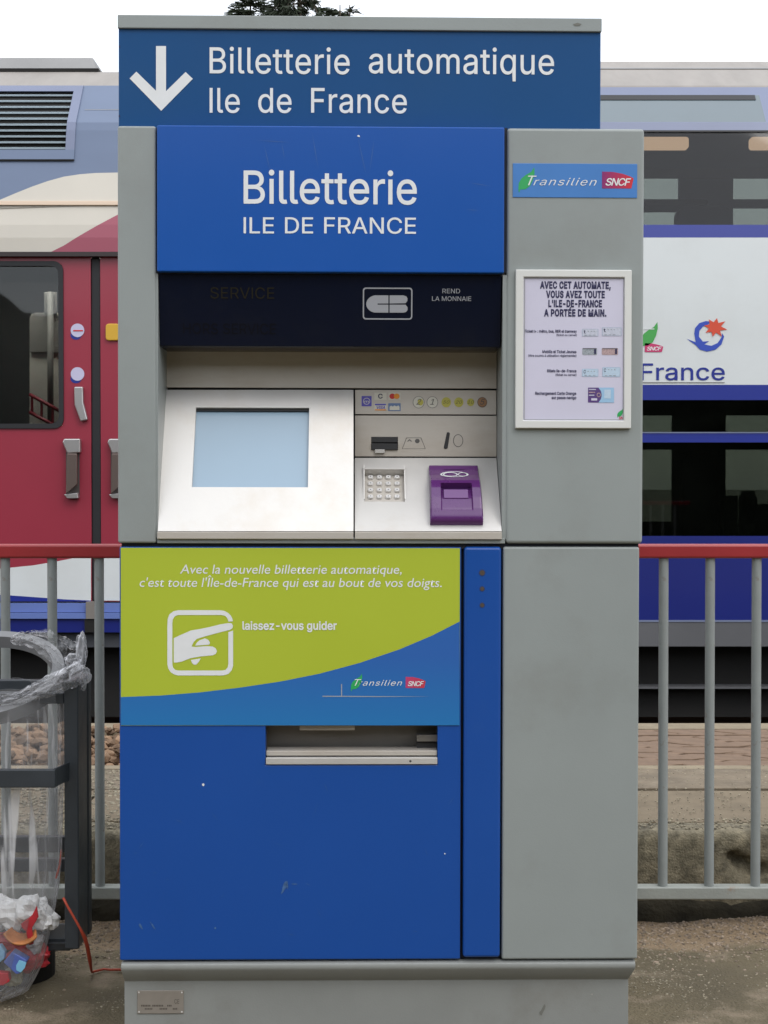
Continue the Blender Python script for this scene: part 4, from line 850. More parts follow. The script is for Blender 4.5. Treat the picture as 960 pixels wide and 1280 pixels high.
# kerb: front face and rough aggregate top, one displaced skin
pp = [(3.9, -.06 + i * (PH + .045) / 20) for i in range(21)] + [(3.9 + .008, PH - .004), (3.915, PH + .003)] + [(3.92 + i * .0125, PH + .004) for i in range(1, 8)] + [(4.03, PH - .02), (4.2, PH - .04)]
K = 420
hc = (F3 if 0 else None)
FK2 = Frame(Matrix.Translation((0, 3.9, 0)))
hx, hz = FK2.P(925, 1075); hx2, hz2 = FK2.P(942, 1090)
def kfn(u, v):
    x = -3 + 6 * u; y, z = pp[int(round(v * (len(pp) - 1)))]
    d = .003 * nz(x, z * 1.5 + y, 0, 5) + .004 * nz(x, z + y, 3, 22) + .0025 * nz(x, z + y, 7, 60)
    if z < PH - .01 and y < 3.93:
        d += .012 * (z < .04) * -1
        low = max(0, .12 - z) / .09
        d += .03 * low * (nz(x, z, 9, 6) > -.1) * abs(nz(x, z, 9, 6))
        for cx, cz, rx, rz, a in ((hx, hz, .035, .02, .045), (hx2, hz2, .05, .022, .03), (-1.2, .07, .06, .03, .04)):
            q = ((x - cx) / rx) ** 2 + ((z - cz + .02 * nz(x, z, 4, 25)) / rz) ** 2
            d += a * 1.3 * math.exp(-q * q)
        return (x, y + d, z)
    if y < 4.02: return (x, y, z + d * .8)
    return (x, y, z)
g = G().grid(K, len(pp) - 1, kfn)
g.build('rough_kerb', KERB, pc, smooth=True)
G().grid(300, 6, lambda u, v: (-3 + 6 * u, 3.884 + .006 * nz(-3 + 6 * u, v, 2, 20) + (.02 if v == 1 else 0), -.05 + (.112 + .010 * nz(-3 + 6 * u, 0, 1, 6)) * v)).build('kerb_foot_shade', mat('kerb_shade_black', (.035, .030, .019), .95, var=.5, scale=14, bump=.8, bscale=80), pc, smooth=True)  # dark strip painted for the shade at the kerb foot
G().box(-60, -3, 3.9, 4.2, -.05, PH).box(3, 60, 3.9, 4.2, -.05, PH).build('kerb_continuation', CONC, pc)
def slabrow(name, ya, yb, xa_, xb_, L_, m, off=0, zt_=PH, jit=.002, gap=.004):
    x = xa_ + off; first = None; rs = random.Random(int(ya * 1000))
    while x < xb_:
        me_ = first
        if first is None:
            o = G().box(0, L_ - gap, 0, yb - ya, -.06, 0).build(name, m, pc, bevel=.003); first = o
        else:
            o = first.copy(); COL.objects.link(o)
        o.location = (x, ya, zt_ + rs.uniform(-jit, jit)); x += L_
slabrow('concrete_slab', 4.045, 4.46, -3.6, 3.6, 1.2, CONC2, off=.35, gap=.006)
slabrow('concrete_slab', 4.475, 4.78, -3.6, 3.6, 1.2, CONC, off=.05, gap=.003, zt_=PH + .001)
G().box(-3.6, 3.6, 4.783, 4.84, PH - .05, PH + .003).build('mortar_strip', EDGE, pc, bevel=.002)
slabrow('edge_stone', 5.575, 5.70, -3.6, 3.6, .9, EDGE, zt_=PH + .004)
G().box(-60, -3.6, 4.2, 5.7, PH - .05, PH).box(3.6, 60, 4.2, 5.7, PH - .05, PH).build('platform_paving', PAVE, pc)
# interlocking pavers: zigzag ends, rows butt together
ROW = .1165; PW = .212
def pvout(w, h, zg=.055):
    n = [(0, 0), (.5, 0), (.5, 1), (1, 1)]
    e = [(0, 0), (zg, .25), (0, .55), (-zg * .6, .8), (0, 1)]
    L_ = [(x, y * h) for x, y in e]; Rr = [(x + w, y * h) for x, y in e]
    return L_ + Rr[::-1]
pv = None; rs = random.Random(11)
for r in range(6):
    for c in range(17):
        if pv is None:
            P_ = pvout(PW - .013, ROW - .006); n = len(P_); g = G()
            g.add([(x, y, 0) for x, y in P_] + [(x, y, -.06) for x, y in P_], [tuple(range(n)), tuple(range(2 * n - 1, n - 1, -1))] + [(i, (i + 1) % n, (i + 1) % n + n, i + n) for i in range(n)])
            pv = o = g.build('paver', PAVE, pc, bevel=.003, seg=1)
        else: o = pv.copy(); COL.objects.link(o)
        o.location = (.1 + c * PW + (PW * .45 if r % 2 else 0) + rs.uniform(-.002, .002), 4.85 + r * ROW * 1.03, PH + rs.uniform(-.003, .003)); o.rotation_euler = (rs.uniform(-.012, .012), rs.uniform(-.01, .01), rs.uniform(-.006, .006))
BALL = mat('rusty_ballast', (.20, .125, .075), .9, island=.55, bump=.5, bscale=40)
o = scatter('ballast_stones', 2600, lambda rs: (rs.uniform(-3.6, .06), rs.uniform(4.88, 5.55), PH + rs.uniform(-.03, .03), rs.uniform(.009, .030)), BALL, 5, pc)
# moss and debris dots in the joints
def fs(rs):
    x = rs.uniform(-3.2, -.2); return x, rs.uniform(4.05, 4.78), PH + .001, rs.uniform(.002, .007)
o = scatter('slab_gravel', 9000, fs, GRITP, 18, pc)
o = scatter('slab_grit', 2500, lambda rs: (rs.uniform(.2, 2.6), rs.uniform(4.05, 4.84), PH + .003, rs.uniform(.001, .0035)), GRITP, 28, pc)
o = scatter('kerb_crumbs', 3500, lambda rs: (rs.uniform(-2.4, 2.4), rs.uniform(3.93, 4.05), PH + .006, rs.uniform(.001, .005)), GRITP, 8, pc)

# track bed beyond the platform, and the land behind the train
BED = mat('oily_ballast_bed', (.055, .047, .040), .95, var=.3, scale=6, bump=1.0, bscale=25)
tag(G().box(-160, 160, 5.7, 15, -1.2, -.58).build('track_bed', BED), kind='structure')
FARG = mat('far_gravel_ground', (.16, .15, .12), .95, var=.2, scale=.2)
tag(G().box(-400, 400, 15, 700, -1.2, -.6).build('far_ground', FARG), kind='structure')
RAIL = mat('rusty_rail', (.10, .06, .04), .5, metal=.4); SLP = mat('weathered_sleeper', (.10, .09, .08), .9, var=.2)
def track(yc, label):
    t = empty('railway_track', Matrix.Translation((0, yc, -.58)), label, 'track', 'railway tracks')
    for dy in (-.7175, .7175):
        G().prof([(dy - .06, .09), (dy + .06, .09), (dy + .06, .105), (dy + .01, .12), (dy + .01, .20), (dy + .035, .21), (dy + .035, .24), (dy - .035, .24), (dy - .035, .21), (dy - .01, .20), (dy - .01, .12), (dy - .06, .105)], -40, 40).build('rail', RAIL, t)
    first = None
    for k in range(-14, 15):
        if first is None: o = first = G().box(-.12, .12, -1.2, 1.2, -.02, .09).build('sleeper', SLP, t, bevel=.01)
        else: o = first.copy(); COL.objects.link(o)
        o.location = (k * .6, 0, 0)
track(7.35, 'empty railway track in the pit between the platform edge and the train'); track(10.7, 'railway track that the double-deck train stands on')

# ------------------------------------------------------------------ fence
MF = Matrix.Translation((0, 3.8, 0))
fn_ = empty('platform_fence', MF, 'grey barred metal fence with a red rubber top rail running behind the machine and bin', 'fence')
FN = Frame(MF); FN.root = fn_
FG = mat('fence_grey_paint', (.265, .285, .280), .45, var=.08, scale=9, bump=.08, bscale=120, dirt=(.17, .12, .08), dirt_amt=.7, dscale=32, dlo=.62, dhi=.72)
FGR = mat('fence_grey_paint_rusting', (.30, .315, .29), .5, var=.1, scale=9, bump=.1, bscale=120, dirt=(.26, .11, .03), dirt_amt=.8, dscale=7, dlo=.58, dhi=.68)
REDR = mat('red_rail_paint', (.34, .028, .032), .35, var=.06, scale=6, bump=.03, bscale=60, coat=.1, dirt=(.26, .03, .03), dirt_amt=.4, dscale=5)
zt0 = FN.P(880, 697.5, 0)[1]; zt1 = FN.P(880, 680, 0)[1]; zb0_ = FN.P(880, 1122.5)[1]; zb1_ = FN.P(880, 1107)[1]
XF = 3.0
G().box(-XF, XF, -.022, .022, zt0, zt1).build('top_rail', REDR, fn_, bevel=.007, seg=3)
G().box(-XF, XF, -.018, .022, zb0_, zb1_).build('bottom_rail', FGR, fn_, bevel=.004, seg=2)
sp_ = FN.P(887, 900)[0] - FN.P(829, 900)[0]
xb_ = FN.P(829, 900)[0]
bar = None
def addbar(x, w=1.0):
    global bar
    if bar is None:
        g = G(); n = 14
        pr = [(.0125 * math.cos(2 * math.pi * i / n), .0125 * math.sin(2 * math.pi * i / n)) for i in range(n)]
        g.add([(a, b, zb1_ - .002) for a, b in pr] + [(a, b, zt0 + .001) for a, b in pr], [(i, (i + 1) % n, (i + 1) % n + n, i + n) for i in range(n)])
        bar = o = g.build('bar', FG, fn_, smooth=True)
    else: o = bar.copy(); COL.objects.link(o)
    o.location = (x, 0, 0)
k = 0
while xb_ + k * sp_ < XF - .05: addbar(xb_ + k * sp_); k += 1
xl_ = FN.P(124.5, 900)[0]
x = xb_ - sp_
while x > xl_ + sp_ * .6: addbar(x); x -= sp_
x = xl_
while x > -XF + .05: addbar(x); x -= sp_ * 1.01
for xx in (-2.9, 0.0, 2.9): G().box(xx - .025, xx + .025, -.012, .016, -.02, zb0_).build('foot', FG, fn_, bevel=.002)

# ------------------------------------------------------------------ train
TY = 9.2
MT = Matrix.Translation((0, TY, 0))
tr = empty('double_deck_train', MT, 'blue, white and crimson double-deck commuter train standing behind the fence', 'train')
T = Frame(MT); T.root = tr
TW = mat('train_white', (.66, .685, .68), .35, var=.03, scale=1, coat=.15, dirt=(.5, .5, .47), dirt_amt=.3, dscale=1.3)
TBL = mat('train_blue', (.014, .027, .24), .35, var=.05, scale=1.5, coat=.15)
TBD = mat('train_deep_blue', (.008, .016, .16), .35, var=.05, scale=1.5, coat=.15)
TLB = mat('train_light_blue', (.13, .19, .46), .4, var=.05, scale=2)
TLAV = mat('train_lavender_blue', (.165, .19, .285), .4, var=.05, scale=2)
TGB = mat('train_grey_blue_panel', (.125, .165, .255), .4, var=.08, scale=.8, stretch=(1, 1, 2.5))
TCR = mat('train_crimson', (.29, .024, .046), .36, var=.04, scale=1.2, coat=.2)
TCREAM = mat('train_cream', (.56, .52, .45), .4, var=.04, scale=2)
TBEI = mat('train_roof_beige', (.27, .245, .222), .6, var=.10, scale=1.5, stretch=(3, 1, 1), dirt=(.20, .18, .16), dirt_amt=.5, dscale=2)
TGRY = mat('train_roof_grey', (.24, .235, .23), .6, var=.1, scale=2)
TSK = mat('train_skirt_grey', (.105, .105, .11), .6, var=.1, scale=2)
TUN = mat('underframe_black', (.010, .009, .008), .9, var=.2)
TINT = mat('interior_grey', (.20, .22, .27), .7, var=.08, scale=2); TINTD = mat('interior_dark', (.05, .053, .06), .8)
TSE = mat('dark_seat_cloth', (.022, .018, .018), .9); TSL = mat('pale_seat_panel', (.42, .43, .39), .6)
GLU = glass('upper_deck_tinted_glass', (.58, .60, .63), .028, .03); GLL = glass('lower_deck_tinted_glass', (.32, .34, .34), .035, .02)
GLD = glass('door_glass', (.55, .57, .57), .05, .02)
SEAL = mat('black_window_seal', (.012, .012, .014), .5)
# body section: (photograph height, depth behind the side wall) from skirt to roof
def z_of(py, d): return T.P(480, py, d)[1]
def dep(py):
    for (ya, da), (yb, db) in zip(SEC, SEC[1:]):
        if yb <= py <= ya: return da + (db - da) * (ya - py) / (ya - yb)
    return 0 if py > 290 else SEC[-1][1]
SEC = [(1000, 0), (297, 0), (281, .010), (163, .16), (153, .18), (107, .42), (89, .75), (77, 1.05)]
XA, XM, XB = -8.0, -.55, 8.0
def panel(name, ya, yb, xa_, xb_, m, off=0.0, th=.04, parent=None, bevel=.0):
    """body panel between two photograph heights, following the section; off pushes it outwards"""
    br = [ya] + [y for y, _ in SEC if yb < y < ya] + [yb]
    fr_ = [(dep(y) - off, z_of(y, dep(y))) for y in br]
    return G().prof(fr_ + [(d_ + th + off, z_) for d_, z_ in fr_[::-1]], xa_, xb_).build(name, m, parent or tr, bevel=bevel)
px = lambda x, d_=0.0: T.P(x, 640, d_)[0]
# right part: bands from the roof down
panel('roof_cornice', 109, 77, XM, XB, TBEI)
panel('roof_gutter', 86.5, 85, XM, XB, TGRY, off=.012)
panel('upper_band', 119, 109, XM, XB, TLAV)
panel('upper_band', 163, 152.5, XM, XB, TLAV)
xw = px(952, .25); xw2 = px(961, .25)
gl = panel('roof_light', 152.5, 119, XM, xw, mat('sky_grey_glazing', (.13, .165, .185), .15, spec=.7, var=.03), th=.03)
panel('window_seal', 125, 119, XM, xw - .03, SEAL, off=.006)
panel('upper_band', 152.5, 119, xw, XB, TLAV)
panel('window_seal', 165, 163, XM, XB, SEAL, off=.006)
panel('waist_band', 297, 281, XM, XB, TBL)
panel('side_panel', 481, 297, XM, XB, TW)
panel('side_rib', 478.6, 477.6, XM, px(905), TGRY, off=.004)
panel('waist_band', 500, 481, XM, XB, TBL)
panel('window_bar', 553, 541, XM, XB, TBL)
panel('window_bar_trim', 541.5, 540, XM, XB, TLAV, off=.004)
panel('lower_panel', 775, 670, XM, XB, TBD)
panel('skirt', 808, 777.5, XM, XB, TSK)
panel('skirt_trim', 777.5, 775, XM, XB, TLAV, off=.004)
# windows of the right part: pillars and panes
def panes(name, ya, yb, xs_, g_, seal=SEAL):
    for a, b in xs_: panel(name, ya, yb, a, b, g_, th=.008)
WX = [(XM + .9 + i * 2.12, XM + .9 + i * 2.12 + 2.02) for i in range(3)]
e_ = px(985)
ux = [(XM, e_), (e_ + .12, e_ + 2.6), (e_ + 2.72, XB)]
panes('upper_deck_window', 281, 165, ux, GLU); panes('lower_deck_window', 670, 553, ux, GLL); panes('lower_deck_window', 540, 500, ux, GLL)
for a in (e_, e_ + 2.6):
    panel('window_pillar', 281, 165, a, a + .12, SEAL); panel('window_pillar', 670, 553, a, a + .12, SEAL); panel('window_pillar', 540, 500, a, a + .12, SEAL)
# inside: floors, ceiling, far wall with its own windows
zf = z_of(400, 0); ztp = z_of(112, .4)
G().box(XM, XB, .05, 2.7, zf - .12, zf).build('upper_floor', TINT, tr)
G().box(XM + .1, XB, .50, 2.7, z_of(158, 1.2), z_of(158, 1.2) + .04).build('upper_ceiling', TINT, tr)
G().box(XA, XB, .05, 2.7, z_of(790, 0) - .1, z_of(760, 0)).build('lower_floor', TINTD, tr)
G().box(XM - .06, XM, .06, 2.7, z_of(790, 0), z_of(100, .4)).build('bulkhead', TINTD, tr)
G().box(XA, XA + .05, .06, 2.7, z_of(790, 0), z_of(170, .4)).box(XB - .05, XB, .06, 2.7, z_of(790, 0), z_of(170, .4)).build('end_wall', TINTD, tr)
TFW = Frame(Matrix.Translation((0, TY + 2.7, 0))); TFW.root = tr
def farwall(rows, cols, za, zb, m):
    g = G(); x0_ = XM; zz_ = [za]
    rows = sorted(rows)
    prev = za
    for r0, r1 in rows: g.box(XM, XB, 2.7, 2.76, prev, r0); prev = r1
    g.box(XM, XB, 2.7, 2.76, prev, zb)
    for r0, r1 in rows:
        p = XM
        for c0, c1 in cols: g.box(p, c0, 2.7, 2.76, r0, r1); p = c1
        g.box(p, XB, 2.7, 2.76, r0, r1)
    return g.build('far_wall', m, tr)
fx = lambda p: TFW.P(p, 600)[0]; fz = lambda p: TFW.P(800, p)[1]
colsL = [(fx(a), fx(b)) for a, b in ((640, 841), (907, 1110), (1175, 1380), (1445, 1650))]
farwall([(fz(652), fz(562)), (fz(541), fz(519))], colsL, z_of(790, 0), zf - .12, TINTD)
colsU = [(fx(a), fx(b)) for a, b in ((650, 848), (915, 1110), (1170, 1370))]
farwall([(fz(283), fz(259)), (fz(249), fz(214))], colsU, zf, z_of(150, 1.2), TINT)
G().box(XA, XB, 2.82, 2.84, -.2, z_of(150, 1.2)).build('far_glazing', glass('far_side_glass', (.60, .62, .55), .05), tr)
LAMP = mat('warm_ceiling_lamp', (.8, .6, .4), .5, emit=(1.0, .66, .38), es=.85)
for a, b in ((800, 861), (938, 992), (1070, 1130)):
    TL = 1.0; xa_, z_ = T.P(a, 176, TL); xb2, _ = T.P(b, 176, TL)
    G().prism(rrect(xa_, xb2, T.P(a, 186, TL)[1], T.P(a, 171, TL)[1], .02), TL, TL + .05).build('ceiling_lamp_or_fill', LAMP, tr)
def seat(xc, zfl, d_, w, h, m, head=True):
    g = G(); P_ = rrect(xc - w / 2, xc + w / 2, zfl, zfl + h, .07, 5); g.prism(P_, d_, d_ + .12)
    return g.build('seat_back', m, tr, bevel=.02)
zz0 = z_of(330, .6)
for a, b, top, d_ in ((846, 917, 257, .7), (1010, 1080, 257, .7)):
    x0_, z1_ = T.P(a, top, d_); x1_, _ = T.P(b, top, d_); seat((x0_ + x1_) / 2, zf, d_, x1_ - x0_, z1_ - zf, TSE)
for a, b, top, d_ in ((807, 885, 249, 1.6), ):
    x0_, z1_ = T.P(a, top, d_); x1_, z0_ = T.P(b, 256, d_); G().prism(rrect(x0_, x1_, z0_, z1_, .02), d_, d_ + .3).build('luggage_shelf', TSE, tr)
for a, b, top, d_ in ((853, 900, 566, .7), (906, 921, 620, 1.2), (928, 947, 614, 1.2), (944, 975, 630, 1.5)):
    x0_, z1_ = T.P(a, top, d_); x1_, _ = T.P(b, top, d_); seat((x0_ + x1_) / 2, z_of(760, 0), d_, x1_ - x0_, z1_ - z_of(760, 0), TSE)

# left part: roof unit, grey-blue panel with louvres, cream and crimson sweep, doors
panel('roof_cornice', 107, 90, XA, XM, TBEI)
d0 = .75; zr_, zr2 = z_of(92, d0), z_of(71.5, d0 + .15)
xe = px(122, d0); xe2 = px(113, d0)
G().add([(XA, d0, zr_), (xe, d0, zr_), (xe2, d0 + .15, zr2), (XA, d0 + .15, zr2), (XA, d0 + 1.2, zr_), (xe, d0 + 1.2, zr_), (xe2, d0 + 1.05, zr2), (XA, d0 + 1.05, zr2)],
        [(0, 1, 2, 3), (1, 5, 6, 2), (5, 4, 7, 6), (4, 0, 3, 7), (3, 2, 6, 7), (0, 4, 5, 1)]).build('roof_unit', TGRY, tr, bevel=.015)
G().box(XA, xe + .02, d0 - .02, d0 + 1.2, zr_ - .03, zr_ + .03).build('roof_unit_shadow', TUN, tr)  # black strip painting the shadow under the roof unit
# roof behind
ztr = z_of(77, 1.05)
G().prof([(1.05, ztr - .04), (1.4, ztr + .03), (1.9, ztr - .02), (2.5, ztr - .28), (2.76, ztr - .42), (2.7, ztr - .46), (2.4, ztr - .34), (1.85, ztr - .1), (1.4, ztr - .05), (1.05, ztr - .1)], XM, XB).build('roof', TBEI, tr)
zl_ = z_of(90, .75)
G().prof([(.75, zl_ - .04), (1.4, zl_ + .02), (2.0, zl_ - .02), (2.5, zl_ - .4), (2.76, zl_ - .95), (2.7, zl_ - .95), (2.4, zl_ - .45), (1.95, zl_ - .1), (1.4, zl_ - .06), (.75, zl_ - .1)], XA, XM).build('roof', TBEI, tr)
G().box(XA, XM, 2.7, 2.76, -.3, zl_ - .9).build('far_wall', TINTD, tr)
panel('upper_side', 250, 200, XA, XM, TGB); panel('upper_side', 200, 107, px(93, .2), XM, TGB)
panel('upper_side_seam', 137.6, 137, px(97), XM, TGRY, off=.003)
panel('side_shell', 318, 250, XA, XM, TCREAM)
def over(name, pts, m, off, parent=None):
    """flat livery piece lying on the body section (it follows the lean of the wall)"""
    me = flat([[(T.P(x, y, dep(y))[0], T.P(x, y, dep(y))[1]) for x, y in pts]])
    b_ = bmesh.new(); b_.from_mesh(me)
    zs_ = [z_of(y, dep(y)) for y, _ in SEC]
    for zc_ in zs_: bmesh.ops.bisect_plane(b_, geom=b_.verts[:] + b_.edges[:] + b_.faces[:], plane_co=(0, zc_, 0), plane_no=(0, 1, 0))
    tab = [(z_of(y, dd_), dd_) for y, dd_ in SEC]
    for v in b_.verts:
        z_ = v.co.y; dd_ = 0
        for (za, da), (zb, db) in zip(tab, tab[1:]):
            if za <= z_ <= zb: dd_ = da + (db - da) * (z_ - za) / (zb - za)
        v.co = (v.co.x, dd_ - off, z_)
    b_.to_mesh(me); b_.free(); me.name = name; me.materials.clear(); me.materials.append(m)
    o = bpy.data.objects.new(name, me); COL.objects.link(o); o.parent = parent or tr
    return o
arc = [(-60, 276), (-30, 262), (0, 250), (20, 241.5), (40, 233.5), (60, 226.5), (80, 221), (100, 218), (120, 216.4), (150, 215.8), (200, 217), (260, 225)]
over('cream_sweep', arc + [(260, 252), (-60, 252)], TCREAM, .004)
over('side_shell_blue', [(-200, 249.5), (0, 249.5), (-14, 256), (-60, 276), (-110, 300), (-150, 316), (-200, 316)], TGB, .004)
panel('gutter_ridge', 257, 251.5, px(-2), XM, mat('lit_ridge_peach', (.62, .48, .36), .4), off=.015, bevel=.004)  # pinkish light on the ridge is put into its colour
over('crimson_sweep', [(60, 317), (80, 307), (100, 294.5), (120, 283), (150, 267), (200, 244), (260, 225), (320, 215), (320, 317)], mat('train_faded_crimson', (.31, .06, .095), .35, coat=.2), .004)
panel('door_gutter', 321, 315.5, XA, XM, mat('gutter_black', (.03, .02, .02), .5), off=.025)
# louvred grille
lv = panel('louvre_recess', 199, 107.5, XA, px(90, .2), TUN, off=-.02)
xg = px(89, .25); x97 = px(98, .2)
panel('louvre_frame', 114.5, 107.5, XA, x97, TLAV, off=.012); panel('louvre_frame', 199.5, 187.5, XA, x97, TGB, off=.012)
panel('louvre_frame', 187.5, 114.5, xg, x97, TLAV, off=.012)
panel('louvre_frame_edge', 201.2, 199.8, XA, x97, TUN, off=.013)
LOU = mat('louvre_slat_grey', (.27, .33, .37), .4)
for i in range(10):
    yc = 118.6 + i * 7.35
    if yc > 187: break
    d_ = dep(yc) - .004; z_ = z_of(yc + 1.6, d_)
    G().prof([(d_, z_), (d_ + .035, z_ + .018), (d_ + .035, z_ + .022), (d_, z_ + .009)], XA, xg - .002).build('louvre_slat', LOU, tr)
# doors
dl0, dseam0, dseam1, dr1 = px(-95), px(113), px(126), px(310)
dz0, dz1 = z_of(752, 0), z_of(321, 0)
def pl_(name, r, h, d0_, d1_, m, parent=None):
    return G().hole((px(r[0]), px(r[2]), z_of(r[3], 0), z_of(r[1], 0)), (px(h[0]), px(h[2]), z_of(h[3], 0), z_of(h[1], 0)), d0_, d1_).build(name, m, parent or tr)
dA = pl_('door', (-95, 321, 113.5, 752), (-58, 330, 77.5, 532), .02, .06, TCR)
dA['label'] = 'crimson left-hand door leaf with tall window'
dB = pl_('door', (125.5, 321, 330, 752), (165, 330, 300, 532), .02, .06, TCR)
dB['label'] = 'crimson right-hand door leaf'
def ringp(name, r, w, rad, d_, m, parent):
    o_ = rrect(px(r[0]), px(r[2]), z_of(r[3], 0), z_of(r[1], 0), rad); q = rrect(px(r[0] + w), px(r[2] - w), z_of(r[3] - w, 0), z_of(r[1] + w, 0), rad * .8)
    n = len(o_); g = G(); vs = [(x, d_, z) for x, z in o_ + q] + [(x, d_ + .025, z) for x, z in o_ + q]
    g.add(vs, [(i, (i + 1) % n, (i + 1) % n + n, i + n) for i in range(n)] + [(i, i + 2 * n, (i + 1) % n + 2 * n, (i + 1) % n) for i in range(n)] + [(i + n, (i + 1) % n + n, (i + 1) % n + 3 * n, i + 3 * n) for i in range(n)])
    return g.build(name, m, parent)
for dr_, r in ((dA, (-61, 326, 79.5, 535.5)), (dB, (162, 326, 303, 535.5))):
    ringp('window_seal', r, 6, .06, .008, SEAL, dr_)
    G().box(px(r[0] + 3), px(r[2] - 3), .03, .036, z_of(r[3] - 3, 0), z_of(r[1] + 3, 0)).build('window_pane', GLD, dr_)
G().box(dseam0, dseam1, .03, .06, dz0, dz1).build('door_seal', BLACK, tr, bevel=.01)
# fill either side of the doorway and the lower livery
G().box(XA, dl0, 0, .05, z_of(755, 0), dz1).build('side_panel', TCR, tr)
G().box(px(330), XM, 0, .05, z_of(755, 0), dz1).build('side_panel', TCR, tr)
wv = [(-95, 712), (-40, 712), (0, 711), (40, 707), (70, 702), (95, 697), (113, 693), (113, 751), (80, 749.5), (40, 746.5), (12, 744.5), (-40, 742), (-95, 741)]
over('door_livery_white', [(x, y) for x, y in wv], TW, -.0185, dA)
over('door_livery_blue', [(-95, 741), (-40, 742), (12, 744.5), (40, 746.5), (80, 749.5), (113, 751), (113, 752), (-95, 752)], TBL, -.018, dA)
over('door_livery_white', [(126, 690), (160, 684), (320, 660), (320, 752), (126, 751)], TW, -.0185, dB)
panel('step_panel', 765.3, 754, XA, XM, TLB, off=.0); panel('step_panel', 773, 765.9, XA, XM, TLB, off=.02)
panel('step_seam', 766, 765.2, XA, XM, TBD, off=-.01)
panel('lower_panel', 790.5, 773, XA, XM, TBD)
panel('end_gap_cover', 773, 752, px(108), px(119), mat('brown_grey_metal', (.20, .18, .16), .5), off=.03)
panel('end_gap_cover', 790, 773, px(106), px(119), TUN, off=.02)
# stickers, button, lock and grab handles
STV = mat('lilac_sticker', (.52, .50, .66), .4)
for yy in (413, 467.5):
    cx, cz = T.P(97, yy, .02); c2, z2 = T.P(95, yy + 6, .02)
    G().prism(circ(c2, z2, .034, .028), .0185, .02).build('sticker_rim', TBL, dA); G().prism(circ(cx, cz, .042), .016, .0185).build('round_sticker', STV, dA)
cx, cz = T.P(97, 413, .0); G().box(cx - .03, cx + .03, .014, .0158, cz - .004, cz + .004).build('sticker_print', REDP, dA)
cx, cz = T.P(140.5, 415, .0)
G().prism(rrect(cx - .043, cx + .043, cz - .052, cz + .052, .02), .0, .02).build('yellow_button', mat('yellow_plastic', (.62, .36, .03), .4), dB, bevel=.006)
CHR = mat('handle_alloy', (.50, .48, .47), .3, metal=.8)
HRE = mat('handle_recess_grey', (.085, .07, .065), .5, metal=.3)
g = G().prism([T.P(a, b, 0) for a, b in ((93, 483.5), (104, 483.5), (104.5, 503), (110, 525), (101, 527), (93.5, 506))], -.015, .02); g.build('lock_handle', CHR, dA, bevel=.008)
def grab(xa_, parent):
    G().box(px(xa_ + 1), px(xa_ + 18), .012, .0195, z_of(622, 0), z_of(549, 0)).build('grab_handle_plate', HRE, parent, bevel=.003)
    h = G()
    h.prism([T.P(xa_ + a, b, 0) for a, b in ((-2, 553), (0, 548.5), (20, 548.5), (20.5, 566), (4, 567))], -.03, .018)
    h.build('grab_handle', CHR, parent, bevel=.008)
    G().prism([T.P(xa_ + a, b, 0) for a, b in ((4, 567), (17, 567), (17, 606), (3, 618))], -.045, -.02).build('grab_handle_bar', mat('handle_brown_steel', (.16, .12, .105), .35, metal=.6), parent, bevel=.006)
    G().prism([T.P(xa_ + a, b, 0) for a, b in ((0, 618), (17, 616), (18, 623), (4, 623))], -.03, .018).build('grab_handle', CHR, parent, bevel=.004)
grab(81, dA); grab(137, dB)
# vestibule; made-up panel, pole and rails stand in for a mirrored building
VP = mat('mirrored_building_white', (.62, .62, .56), .6, var=.05); VG = mat('mirrored_building_grey', (.20, .20, .19), .6)
d_ = .45
G().prism([T.P(a, b, d_) for a, b in ((37, 541), (37, 398), (40, 392.5), (45, 391), (140, 391), (140, 541))], d_, d_ + .04).build('building_reflection', VP, tr)
G().prism([T.P(a, b, d_ - .02) for a, b in ((37, 440), (37, 397), (42, 391.5), (70, 391.5), (80, 406), (80, 440))], d_ - .02, d_ - .001).build('building_reflection_top', VG, tr)
G().tube([(T.P(63, 545, .38)[0], .38, z_of(560, .38)), (T.P(63, 365, .38)[0], .38, z_of(365, .38))], .02).build('post_reflection', VG, tr, smooth=True)
G().box(T.P(55, 380, .4)[0], T.P(71, 380, .4)[0], .4, .42, z_of(392, .4), z_of(365, .4)).build('post_reflection_head', VG, tr, bevel=.005)
for dy in (0, 22):
    q0, q1 = T.P(37, 493 + dy, .36), T.P(84, 519 + dy, .36)
    G().tube([(q0[0], .36, q0[1]), (q1[0], .36, q1[1])], .012, 6).build('stair_rail_reflection', TCR, tr, smooth=True)
for a in (40, 52, 66):
    q = T.P(a, 495 + (a - 37) * .55, .36); G().box(q[0] - .008, q[0] + .008, .355, .365, q[1] - .11, q[1]).build('stair_post_reflection', TCR, tr)
G().box(XA, XM, 1.2, 1.24, z_of(790, 0), z_of(320, 0)).build('vestibule_wall', TINTD, tr)
VL = mat('added_vestibule_light', (.8, .8, .75), .5, emit=(1, .95, .85), es=16)
G().box(px(-90), px(140), -.0 + .08, .30, z_of(313, .3), z_of(309, .3)).build('ceiling_lamp_or_fill', VL, tr)  # added unseen light that brightens the shapes behind the door window
G().box(XA, XM, .06, 1.2, z_of(308, .3), z_of(304, .3)).build('vestibule_ceiling', TINT, tr)
